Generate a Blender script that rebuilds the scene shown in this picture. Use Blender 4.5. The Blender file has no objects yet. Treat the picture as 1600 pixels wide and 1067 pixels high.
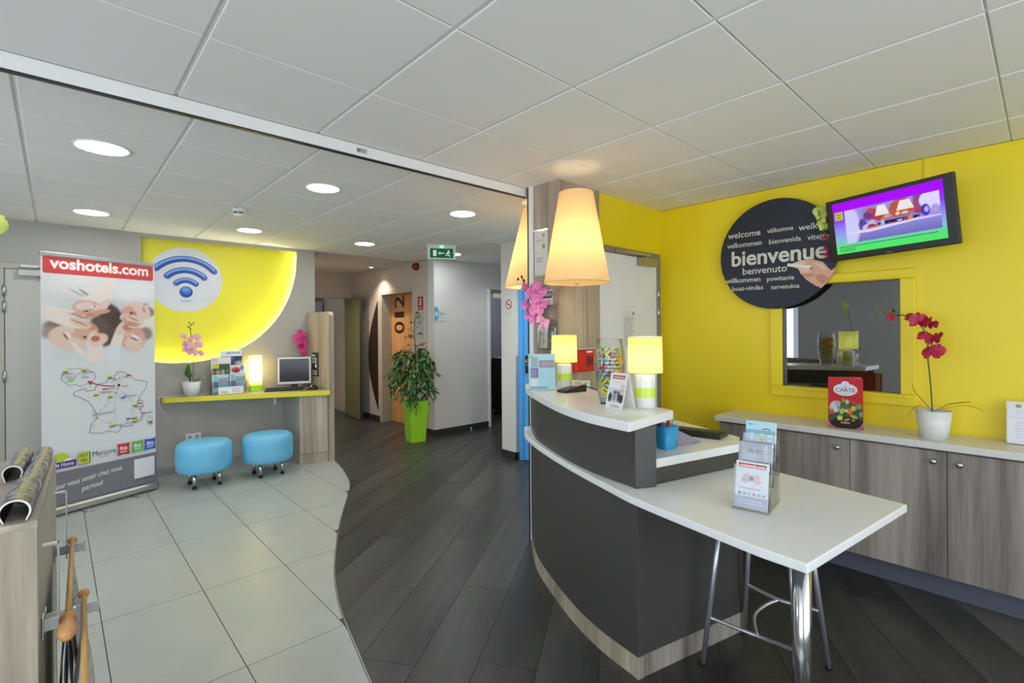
import bpy, math, random
from mathutils import Vector, Matrix
random.seed(7)
PI = math.pi
scene = bpy.context.scene
COL = scene.collection

# ------------------------------------------------------------------ camera, sky, daylight, exposure
YAW, ROLL, EYE = 0.7457, -0.0068, 1.48
cam_data = bpy.data.cameras.new('camera'); cam = bpy.data.objects.new('camera', cam_data); COL.objects.link(cam)
cam_data.sensor_width = 36.0; cam_data.lens = 773.0 / 1600.0 * 36.0
cam_data.shift_y = -(533.5 - 515.0) / 1600.0
cam_data.clip_start = 0.05
cam.matrix_world = (Matrix.Translation((0, 0, EYE)) @ Matrix.Rotation(-YAW, 4, 'Z') @ Matrix.Rotation(PI / 2, 4, 'X')
                    @ Matrix.Rotation(ROLL, 4, 'Z'))
scene.camera = cam
world = bpy.data.worlds.new('sky'); scene.world = world; world.use_nodes = True
wb = world.node_tree.nodes['Background']; wb.inputs['Color'].default_value = (0.78, 0.89, 1.0, 1); wb.inputs['Strength'].default_value = 1.2
scene.view_settings.view_transform = 'Standard'; scene.view_settings.look = 'None'
scene.view_settings.gamma = 1.0; scene.view_settings.use_curve_mapping = False
scene.view_settings.exposure = 0.35
scene.cycles.max_bounces = 10; scene.cycles.diffuse_bounces = 5; scene.cycles.transparent_max_bounces = 16
scene.cycles.sample_clamp_indirect = 4.0


def area(name, loc, rot, sx, sy, power, color):
    d = bpy.data.lights.new(name, 'AREA'); d.shape = 'RECTANGLE'; d.size = sx; d.size_y = sy; d.energy = power; d.color = color
    o = bpy.data.objects.new(name, d); COL.objects.link(o); o.location = loc; o.rotation_euler = rot
    return o


# daylight through the shop front behind the camera and through the windows of the wall opposite the yellow one
area('daylight_rear_window', (0.6, -2.30, 1.45), (PI / 2, 0, 0), 4.2, 2.0, 46, (0.86, 0.93, 1.0))
area('daylight_side_window', (-2.30, 0.05, 1.45), (PI / 2, 0, -PI / 2), 2.5, 1.9, 34, (0.82, 0.91, 1.0))
area('daylight_narrow_window', (-2.30, 3.62, 1.3), (PI / 2, 0, -PI / 2), 0.9, 1.9, 20, (0.82, 0.91, 1.0))


# ------------------------------------------------------------------ materials
def S(h):
    h = h.lstrip('#'); c = [int(h[i:i + 2], 16) / 255 for i in (0, 2, 4)]
    return tuple(x / 12.92 if x <= 0.04045 else ((x + 0.055) / 1.055) ** 2.4 for x in c)


def newmat(name):
    m = bpy.data.materials.new(name); m.use_nodes = True
    nt = m.node_tree; b = nt.nodes['Principled BSDF']
    return m, nt, b


def pm(name, color, rough=0.5, metal=0.0, var=0.05, scale=6.0, bump=0.0, bscale=None, spec=None, coat=0.0):
    """plain procedural paint / plastic / metal with a little noise in colour and relief"""
    m, nt, b = newmat(name)
    tc = nt.nodes.new('ShaderNodeTexCoord'); nz = nt.nodes.new('ShaderNodeTexNoise')
    nz.inputs['Scale'].default_value = scale; nz.inputs['Detail'].default_value = 3
    nt.links.new(tc.outputs['Object'], nz.inputs['Vector'])
    rp = nt.nodes.new('ShaderNodeValToRGB')
    rp.color_ramp.elements[0].position = 0.3; rp.color_ramp.elements[1].position = 0.7
    rp.color_ramp.elements[0].color = tuple(c * (1 - var) for c in color) + (1,)
    rp.color_ramp.elements[1].color = tuple(min(1, c * (1 + var)) for c in color) + (1,)
    nt.links.new(nz.outputs['Fac'], rp.inputs['Fac']); nt.links.new(rp.outputs['Color'], b.inputs['Base Color'])
    b.inputs['Roughness'].default_value = rough; b.inputs['Metallic'].default_value = metal
    if spec is not None: b.inputs['Specular IOR Level'].default_value = spec
    if coat: b.inputs['Coat Weight'].default_value = coat; b.inputs['Coat Roughness'].default_value = 0.1
    if bump:
        n2 = nt.nodes.new('ShaderNodeTexNoise'); n2.inputs['Scale'].default_value = bscale or scale * 20
        nt.links.new(tc.outputs['Object'], n2.inputs['Vector'])
        bp = nt.nodes.new('ShaderNodeBump'); bp.inputs['Strength'].default_value = bump; bp.inputs['Distance'].default_value = 0.002
        nt.links.new(n2.outputs['Fac'], bp.inputs['Height']); nt.links.new(bp.outputs['Normal'], b.inputs['Normal'])
    return m


def wood(name, c0, c1, axis='Z', fine=26.0, rough=0.45, stretch=0.07, contrast=(0.36, 0.66), rot=None, knots=True, island=False):
    m, nt, b = newmat(name)
    tc = nt.nodes.new('ShaderNodeTexCoord'); mp = nt.nodes.new('ShaderNodeMapping')
    sc = [1.0, 1.0, 1.0]; sc['XYZ'.index(axis)] = stretch; mp.inputs['Scale'].default_value = sc
    src = tc.outputs['Object']
    if rot is not None:
        m0 = nt.nodes.new('ShaderNodeMapping'); m0.inputs['Rotation'].default_value = rot
        nt.links.new(src, m0.inputs['Vector']); src = m0.outputs['Vector']
    oi = nt.nodes.new('ShaderNodeObjectInfo')
    if island:
        mm = nt.nodes.new('ShaderNodeVectorMath'); mm.operation = 'MULTIPLY_ADD'
        nt.links.new(oi.outputs['Random'], mm.inputs[0]); mm.inputs[1].default_value = (9, 7, 11); nt.links.new(src, mm.inputs[2])
        src = mm.outputs[0]
    nt.links.new(src, mp.inputs['Vector'])
    n1 = nt.nodes.new('ShaderNodeTexNoise'); n1.inputs['Scale'].default_value = fine; n1.inputs['Detail'].default_value = 6; n1.inputs['Roughness'].default_value = 0.65
    nt.links.new(mp.outputs['Vector'], n1.inputs['Vector'])
    n2 = nt.nodes.new('ShaderNodeTexNoise'); n2.inputs['Scale'].default_value = fine * 0.22; n2.inputs['Detail'].default_value = 3; n2.inputs['Distortion'].default_value = 1.2 if knots else 0.2
    nt.links.new(mp.outputs['Vector'], n2.inputs['Vector'])
    mx = nt.nodes.new('ShaderNodeMath'); mx.operation = 'MULTIPLY_ADD'; mx.inputs[1].default_value = 0.55
    m3 = nt.nodes.new('ShaderNodeMath'); m3.operation = 'MULTIPLY'; m3.inputs[1].default_value = 0.45
    nt.links.new(n1.outputs['Fac'], m3.inputs[0]); nt.links.new(n2.outputs['Fac'], mx.inputs[0]); nt.links.new(m3.outputs[0], mx.inputs[2])
    fac = mx.outputs[0]
    if island:
        ad = nt.nodes.new('ShaderNodeMath'); ad.operation = 'MULTIPLY_ADD'; ad.inputs[1].default_value = 0.09
        nt.links.new(oi.outputs['Random'], ad.inputs[0]); sb = nt.nodes.new('ShaderNodeMath'); sb.operation = 'ADD'; sb.inputs[1].default_value = -0.045
        nt.links.new(fac, sb.inputs[0]); nt.links.new(sb.outputs[0], ad.inputs[2]); fac = ad.outputs[0]
    rp = nt.nodes.new('ShaderNodeValToRGB'); rp.color_ramp.elements[0].position, rp.color_ramp.elements[1].position = contrast
    rp.color_ramp.elements[0].color = c0 + (1,); rp.color_ramp.elements[1].color = c1 + (1,)
    nt.links.new(fac, rp.inputs['Fac']); nt.links.new(rp.outputs['Color'], b.inputs['Base Color'])
    b.inputs['Roughness'].default_value = rough
    bp = nt.nodes.new('ShaderNodeBump'); bp.inputs['Strength'].default_value = 0.12; bp.inputs['Distance'].default_value = 0.002
    nt.links.new(n1.outputs['Fac'], bp.inputs['Height']); nt.links.new(bp.outputs['Normal'], b.inputs['Normal'])
    return m


def emit(name, color, strength):
    m = bpy.data.materials.new(name); m.use_nodes = True; nt = m.node_tree
    nt.nodes.remove(nt.nodes['Principled BSDF'])
    e = nt.nodes.new('ShaderNodeEmission'); e.inputs['Color'].default_value = color + (1,); e.inputs['Strength'].default_value = strength
    nt.links.new(e.outputs[0], nt.nodes['Material Output'].inputs['Surface'])
    return m


def shade_mat(name, color, trans):
    """lamp shade fabric: lets the bulb's light through"""
    m = bpy.data.materials.new(name); m.use_nodes = True; nt = m.node_tree
    nt.nodes.remove(nt.nodes['Principled BSDF'])
    d = nt.nodes.new('ShaderNodeBsdfDiffuse'); t = nt.nodes.new('ShaderNodeBsdfTranslucent'); mx = nt.nodes.new('ShaderNodeMixShader')
    tc = nt.nodes.new('ShaderNodeTexCoord'); nz = nt.nodes.new('ShaderNodeTexNoise'); nz.inputs['Scale'].default_value = 180
    nt.links.new(tc.outputs['Object'], nz.inputs['Vector'])
    rp = nt.nodes.new('ShaderNodeValToRGB'); rp.color_ramp.elements[0].color = tuple(c * 0.94 for c in color) + (1,); rp.color_ramp.elements[1].color = color + (1,)
    nt.links.new(nz.outputs['Fac'], rp.inputs['Fac'])
    nt.links.new(rp.outputs['Color'], d.inputs['Color']); nt.links.new(rp.outputs['Color'], t.inputs['Color'])
    mx.inputs[0].default_value = trans
    nt.links.new(d.outputs[0], mx.inputs[1]); nt.links.new(t.outputs[0], mx.inputs[2])
    nt.links.new(mx.outputs[0], nt.nodes['Material Output'].inputs['Surface'])
    return m


def pane_mat(name, tint, gloss, rough=0.0):
    m = bpy.data.materials.new(name); m.use_nodes = True; nt = m.node_tree
    nt.nodes.remove(nt.nodes['Principled BSDF'])
    t = nt.nodes.new('ShaderNodeBsdfTransparent'); t.inputs['Color'].default_value = tint + (1,)
    g = nt.nodes.new('ShaderNodeBsdfGlossy'); g.inputs['Roughness'].default_value = rough
    fr = nt.nodes.new('ShaderNodeLayerWeight'); fr.inputs['Blend'].default_value = 0.25
    mt = nt.nodes.new('ShaderNodeMath'); mt.operation = 'MULTIPLY_ADD'; mt.inputs[1].default_value = 0.6; mt.inputs[2].default_value = gloss; mt.use_clamp = True
    nt.links.new(fr.outputs['Fresnel'], mt.inputs[0])
    mx = nt.nodes.new('ShaderNodeMixShader'); nt.links.new(mt.outputs[0], mx.inputs[0])
    nt.links.new(t.outputs[0], mx.inputs[1]); nt.links.new(g.outputs[0], mx.inputs[2])
    nt.links.new(mx.outputs[0], nt.nodes['Material Output'].inputs['Surface'])
    return m


def print_mat(name, strength=0.0, rough=0.45):
    """ink: colours stored on the printed sheet's own mesh; strength for a lit screen"""
    m, nt, b = newmat(name)
    a = nt.nodes.new('ShaderNodeAttribute'); a.attribute_name = 'ink'
    if strength:
        nt.nodes.remove(b); e = nt.nodes.new('ShaderNodeEmission'); e.inputs['Strength'].default_value = strength
        nt.links.new(a.outputs['Color'], e.inputs['Color']); nt.links.new(e.outputs[0], nt.nodes['Material Output'].inputs['Surface'])
    else:
        nt.links.new(a.outputs['Color'], b.inputs['Base Color']); b.inputs['Roughness'].default_value = rough
    return m


YELLOW = pm('yellow paint', (0.87, 0.68, 0.010), 0.42, var=0.02, scale=1.5, bump=0.06, bscale=220)
LEMON = pm('lemon recess paint', (0.78, 0.73, 0.035), 0.45, var=0.015, scale=1.5)
GREYWALL = pm('grey wall paint', (0.40, 0.385, 0.35), 0.6, var=0.02, scale=2, bump=0.08, bscale=200)
HALLWALL = pm('taupe wall paint', (0.52, 0.47, 0.42), 0.6, var=0.02, scale=2, bump=0.08, bscale=200)
WHITEWALL = pm('white wall paint', (0.66, 0.67, 0.66), 0.55, var=0.02, scale=2, bump=0.1, bscale=160)
CEILM = pm('ceiling tile', (0.86, 0.85, 0.83), 0.9, var=0.012, scale=3, bump=0.12, bscale=260)
CEILBAR = pm('ceiling bar', (0.84, 0.84, 0.82), 0.7, var=0.02)
PLASTER = pm('corridor plaster', (0.66, 0.63, 0.59), 0.85, var=0.02)
TILE = pm('floor tile glaze', (0.39, 0.415, 0.375), 0.32, var=0.035, scale=5, bump=0.03, bscale=60)
GROUT = pm('grout', (0.09, 0.088, 0.08), 0.9)
PLANK = wood('dark vinyl plank', (0.028, 0.028, 0.026), (0.095, 0.092, 0.083), 'X', 13, 0.34, 0.09, (0.34, 0.68), rot=(0, 0, -math.radians(35)), island=True)
OAK = wood('grey oak', (0.27, 0.22, 0.165), (0.56, 0.475, 0.37), 'Z', 24, 0.42, 0.06)
OAKD = wood('darker grey oak', (0.13, 0.105, 0.090), (0.44, 0.385, 0.335), 'Z', 22, 0.4, 0.05)
OAKX = wood('grey oak across', (0.27, 0.22, 0.165), (0.56, 0.475, 0.37), 'X', 24, 0.42, 0.06)
OAKY = wood('grey oak lengthwise', (0.30, 0.25, 0.19), (0.58, 0.50, 0.40), 'Y', 24, 0.42, 0.06)
ORANGEWOOD = wood('orange beech', (0.50, 0.235, 0.075), (0.66, 0.34, 0.13), 'Z', 14, 0.4, 0.06, knots=False)
STICKWOOD = wood('varnished stick wood', (0.42, 0.22, 0.06), (0.62, 0.38, 0.13), 'Y', 30, 0.3, 0.05, knots=False)
ANTHRA = pm('anthracite laminate', (0.062, 0.059, 0.056), 0.4, var=0.03, scale=40)
SLAB = pm('white worktop', (0.84, 0.85, 0.84), 0.28, var=0.015, scale=60)
SLABG = pm('pale speckled worktop', (0.70, 0.68, 0.63), 0.35, var=0.06, scale=90)
WHITE = pm('white plastic', (0.80, 0.80, 0.79), 0.35, var=0.01)
WHITEDOOR = pm('white door laminate', (0.83, 0.84, 0.87), 0.45, var=0.015)
GREYDOOR = pm('pale grey door', (0.52, 0.51, 0.46), 0.5, var=0.015)
BEIGE = pm('beige frame paint', (0.46, 0.43, 0.36), 0.5, var=0.02)
FRAMEM = pm('grey door frame', (0.24, 0.215, 0.18), 0.45, var=0.03)
BLACK = pm('black plastic', (0.012, 0.012, 0.013), 0.35, var=0.05)
DARKBASE = pm('dark skirting', (0.035, 0.036, 0.038), 0.3, var=0.04)
BLUEBASE = pm('slate plinth', (0.11, 0.115, 0.155), 0.4, var=0.03)
CHROME = pm('chrome', (0.58, 0.58, 0.60), 0.16, 1.0, var=0.01)
STEEL = pm('brushed steel', (0.55, 0.55, 0.55), 0.32, 1.0, var=0.03, scale=80)
ALU = pm('silver painted tube', (0.50, 0.51, 0.56), 0.3, 0.75, var=0.02)
SKYBLUE = pm('sky blue leatherette', (0.15, 0.49, 0.74), 0.42, var=0.02, scale=5, bump=0.1, bscale=300)
LIME = pm('lime pot', (0.33, 0.68, 0.035), 0.3, var=0.03)
BLUEDOOR = pm('blue door', (0.085, 0.38, 0.84), 0.4, var=0.02)
OLIVE = pm('olive door', (0.17, 0.175, 0.07), 0.45, var=0.03)
BLUEGREY = pm('blue grey', (0.20, 0.21, 0.30), 0.6, var=0.03)
RED = pm('red plastic', (0.62, 0.015, 0.012), 0.35, var=0.03)
DARKRED = pm('dark red lens', (0.25, 0.012, 0.012), 0.25, var=0.03)
BROWN = pm('dark brown panel', (0.035, 0.017, 0.012), 0.45, var=0.05)
CUPBLUE = pm('blue cup plastic', (0.03, 0.35, 0.68), 0.35, var=0.02)
CERAMIC = pm('white ceramic', (0.78, 0.78, 0.77), 0.25, var=0.015)
PAPER = pm('paper', (0.80, 0.80, 0.78), 0.7, var=0.01)
LEAFM = pm('leaf green', (0.045, 0.13, 0.025), 0.35, var=0.35, scale=12)
FICUS = pm('ficus leaf', (0.05, 0.15, 0.03), 0.38, var=0.5, scale=9)
LEAFL = pm('bright leaf', (0.17, 0.38, 0.04), 0.4, var=0.2, scale=10)
LEAFD = pm('dark leaf', (0.02, 0.03, 0.012), 0.4, var=0.3, scale=10)
STEM = pm('green stem', (0.12, 0.17, 0.05), 0.5, var=0.2)
BARK = pm('bark', (0.10, 0.07, 0.045), 0.8, var=0.3)
SOIL = pm('soil', (0.05, 0.035, 0.025), 0.9, var=0.4, scale=60, bump=0.6, bscale=120)
PETAL_PINK = pm('pink petal', (0.80, 0.42, 0.62), 0.5, var=0.18, scale=14)
PETAL_MAG = pm('magenta petal', (0.74, 0.20, 0.52), 0.5, var=0.3, scale=30)
PETAL_HOT = pm('hot pink petal', (0.66, 0.03, 0.22), 0.5, var=0.5, scale=40)
PETAL_RED = pm('crimson petal', (0.46, 0.012, 0.055), 0.5, var=0.5, scale=40)
PETAL_GREEN = pm('lime petal', (0.62, 0.72, 0.16), 0.5, var=0.15, scale=14)
LIPM = pm('flower lip', (0.85, 0.60, 0.25), 0.5, var=0.2)
SHADE = shade_mat('cream shade fabric', (0.95, 0.76, 0.44), 0.5)
SHADEG = shade_mat('lime shade fabric', (0.86, 0.93, 0.32), 0.5)
SHADEY = shade_mat('white shade paper', (0.98, 0.90, 0.55), 0.55)
SEAM = pm('shade seam', (0.25, 0.16, 0.07), 0.7)
LIMEBAND = pm('lime glaze', (0.62, 0.80, 0.08), 0.3, var=0.02)
GLASS = pane_mat('thin glass', (0.985, 0.99, 0.98), 0.015)
ACRYL = pane_mat('clear acrylic', (0.93, 0.94, 0.95), 0.04)
DARKGLASS = pane_mat('interior window glass', (0.55, 0.57, 0.6), 0.27)
INK = print_mat('printed ink')
INKS = print_mat('lit screen', 0.85)
INKGLOSS = print_mat('glossy print', 0, 0.35)
INKGLOSS.node_tree.nodes['Principled BSDF'].inputs['Specular IOR Level'].default_value = 0.25
LAMP_DISC = emit('downlight diffuser', (0.95, 0.98, 1.0), 42.0)
LED = emit('led strip', (1.0, 0.95, 0.70), 75.0)
SPOTM = emit('spot bulb', (1.0, 0.86, 0.68), 24.0)
GREENLED = emit('green led', (0.2, 1.0, 0.45), 2.0)
EXITM = print_mat('exit sign face', 0.55)


# ------------------------------------------------------------------ mesh helpers
class MB:
    def __init__(s): s.v, s.f, s.m, s.sm = [], [], [], []

    def add(s, vs, fs, mi=0, sm=False):
        n = len(s.v); s.v += [tuple(x) for x in vs]
        for f in fs: s.f.append([i + n for i in f]); s.m.append(mi); s.sm.append(sm)
        return s

    def box(s, x0, x1, y0, y1, z0, z1, mi=0):
        return s.add([(x0, y0, z0), (x1, y0, z0), (x1, y1, z0), (x0, y1, z0), (x0, y0, z1), (x1, y0, z1), (x1, y1, z1), (x0, y1, z1)],
                     [(0, 3, 2, 1), (4, 5, 6, 7), (0, 1, 5, 4), (1, 2, 6, 5), (2, 3, 7, 6), (3, 0, 4, 7)], mi)

    def prism(s, pts, z0, z1, mi=0, mside=None):
        a = sum(pts[i][0] * pts[(i + 1) % len(pts)][1] - pts[(i + 1) % len(pts)][0] * pts[i][1] for i in range(len(pts)))
        if a < 0: pts = pts[::-1]
        n = len(pts); k = len(s.v)
        s.v += [(p[0], p[1], z0) for p in pts] + [(p[0], p[1], z1) for p in pts]
        s.f.append([k + i for i in range(n)][::-1]); s.f.append([k + n + i for i in range(n)]); s.m += [mi, mi]; s.sm += [False, False]
        for i in range(n):
            j = (i + 1) % n; s.f.append([k + i, k + j, k + n + j, k + n + i]); s.m.append(mi if mside is None else mside); s.sm.append(False)
        return s

    def wallstrip(s, pts, thick, z0, z1, mi=0):
        """an upright panel following a polyline in plan; thick goes to the side given by its sign"""
        q = []
        for i, p in enumerate(pts):
            a = Vector(pts[max(i - 1, 0)]); b = Vector(pts[min(i + 1, len(pts) - 1)]); t = (b - a).normalized()
            q.append((p[0] - t.y * thick, p[1] + t.x * thick))
        return s.prism(list(pts) + q[::-1], z0, z1, mi)

    def lathe(s, prof, n=24, c=(0, 0, 0), mi=0, sm=True, cap0=True, cap1=True):
        k = len(s.v)
        for r, z in prof:
            for i in range(n): s.v.append((c[0] + r * math.cos(2 * PI * i / n), c[1] + r * math.sin(2 * PI * i / n), c[2] + z))
        for j in range(len(prof) - 1):
            for i in range(n):
                i2 = (i + 1) % n; s.f.append([k + j * n + i, k + j * n + i2, k + (j + 1) * n + i2, k + (j + 1) * n + i]); s.m.append(mi); s.sm.append(sm)
        if cap0: s.f.append([k + i for i in range(n)][::-1]); s.m.append(mi); s.sm.append(False)
        if cap1: s.f.append([k + (len(prof) - 1) * n + i for i in range(n)]); s.m.append(mi); s.sm.append(False)
        return s

    def cyl(s, p0, p1, r, n=14, mi=0, r1=None, sm=True): return s.tube([p0, p1], r, n, mi, r1=r1, sm=sm)

    def tube(s, pts, r, n=8, mi=0, r1=None, sm=True, caps=True):
        P = [Vector(p) for p in pts]; m = len(P)
        R = r if isinstance(r, (list, tuple)) else [r + ((r1 if r1 is not None else r) - r) * i / (m - 1) for i in range(m)]
        k = len(s.v); up = None
        for i in range(m):
            t = (P[min(i + 1, m - 1)] - P[max(i - 1, 0)]).normalized()
            if up is None: up = Vector((0, 0, 1)) if abs(t.z) < 0.9 else Vector((1, 0, 0))
            a = (up - t * up.dot(t)); a = a.normalized() if a.length > 1e-6 else t.orthogonal().normalized()
            b = t.cross(a); up = a
            for j in range(n):
                an = 2 * PI * j / n; s.v.append(tuple(P[i] + (a * math.cos(an) + b * math.sin(an)) * R[i]))
        for i in range(m - 1):
            for j in range(n):
                j2 = (j + 1) % n; s.f.append([k + i * n + j, k + i * n + j2, k + (i + 1) * n + j2, k + (i + 1) * n + j]); s.m.append(mi); s.sm.append(sm)
        if caps:
            s.f.append([k + j for j in range(n)][::-1]); s.f.append([k + (m - 1) * n + j for j in range(n)]); s.m += [mi, mi]; s.sm += [False, False]
        return s

    def ball(s, c, rx, ry=None, rz=None, n=12, mi=0):
        ry = ry or rx; rz = rz or rx; k = len(s.v); h = n // 2
        for j in range(h + 1):
            th = PI * j / h
            for i in range(n):
                ph = 2 * PI * i / n; s.v.append((c[0] + rx * math.sin(th) * math.cos(ph), c[1] + ry * math.sin(th) * math.sin(ph), c[2] - rz * math.cos(th)))
        for j in range(h):
            for i in range(n):
                i2 = (i + 1) % n; s.f.append([k + j * n + i, k + j * n + i2, k + (j + 1) * n + i2, k + (j + 1) * n + i]); s.m.append(mi); s.sm.append(True)
        return s

    def quad(s, a, b, c, d, mi=0): return s.add([a, b, c, d], [(0, 1, 2, 3)], mi)

    def xform(s, M):
        s.v = [tuple(M @ Vector(p)) for p in s.v]; return s

    def build(s, name, mats, parent=None, bevel=0.0, kind=None, label=None, seg=2, matrix=None):
        me = bpy.data.meshes.new(name); me.from_pydata(s.v, [], s.f)
        for mt in (mats if isinstance(mats, (list, tuple)) else [mats]): me.materials.append(mt)
        me.polygons.foreach_set('material_index', s.m); me.polygons.foreach_set('use_smooth', s.sm); me.update()
        o = bpy.data.objects.new(name, me); COL.objects.link(o)
        if parent is not None: o.parent = parent
        if matrix is not None: o.matrix_local = matrix
        if bevel:
            b = o.modifiers.new('edge', 'BEVEL'); b.width = bevel; b.segments = seg; b.limit_method = 'ANGLE'; b.angle_limit = 0.6
        if kind: o['kind'] = kind
        if label: o['label'] = label
        return o


def thing(name, label, cat, loc=(0, 0, 0), rz=0.0, group=None):
    o = bpy.data.objects.new(name, None); COL.objects.link(o); o.empty_display_size = 0.1
    o.location = loc; o.rotation_euler = (0, 0, rz); o['label'] = label; o['category'] = cat
    if group: o['group'] = group
    return o


def tag(o, label, cat, group=None):
    o['label'] = label; o['category'] = cat
    if group: o['group'] = group
    return o


def struct(name, mb, mats, parent=None, bevel=0.0):
    o = mb.build(name, mats, parent, bevel)
    if parent is None: o['kind'] = 'structure'
    return o


def copy_tree(o, parent=None):
    c = o.copy(); COL.objects.link(c)
    if parent is not None: c.parent = parent
    for ch in list(o.children): copy_tree(ch, c)
    return c


def catmull(P, n=6):
    out = []; P = [Vector(p) for p in P]
    for i in range(len(P) - 1):
        a, b, c, d = P[max(i - 1, 0)], P[i], P[i + 1], P[min(i + 2, len(P) - 1)]
        for k in range(n):
            t = k / n; out.append(tuple(0.5 * ((2 * b) + (c - a) * t + (2 * a - 5 * b + 4 * c - d) * t * t + (3 * b - a - 3 * c + d) * t ** 3)))
    out.append(tuple(P[-1])); return out


_txt = {}


def text_geo(st, bold=0.0, shear=0.0):
    key = (st, bold, shear); big = st in ('0', '1', '2', 'bienvenue', 'voshotels.com', 'CARTE', 'Mercure')
    if key not in _txt:
        cu = bpy.data.curves.new('t', 'FONT'); cu.body = st; cu.size = 1; cu.offset = bold; cu.shear = shear; cu.resolution_u = 6 if big else 2; cu.fill_mode = 'FRONT'
        ob = bpy.data.objects.new('t', cu); COL.objects.link(ob); dg = bpy.context.evaluated_depsgraph_get(); dg.update()
        me = bpy.data.meshes.new_from_object(ob.evaluated_get(dg))
        v = [tuple(x.co[:2]) for x in me.vertices]; f = [tuple(p.vertices) for p in me.polygons]
        bpy.data.objects.remove(ob); bpy.data.meshes.remove(me); bpy.data.curves.remove(cu)
        xs = [p[0] for p in v] or [0, 1]; _txt[key] = (v, f, min(xs), max(xs))
    return _txt[key]


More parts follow.
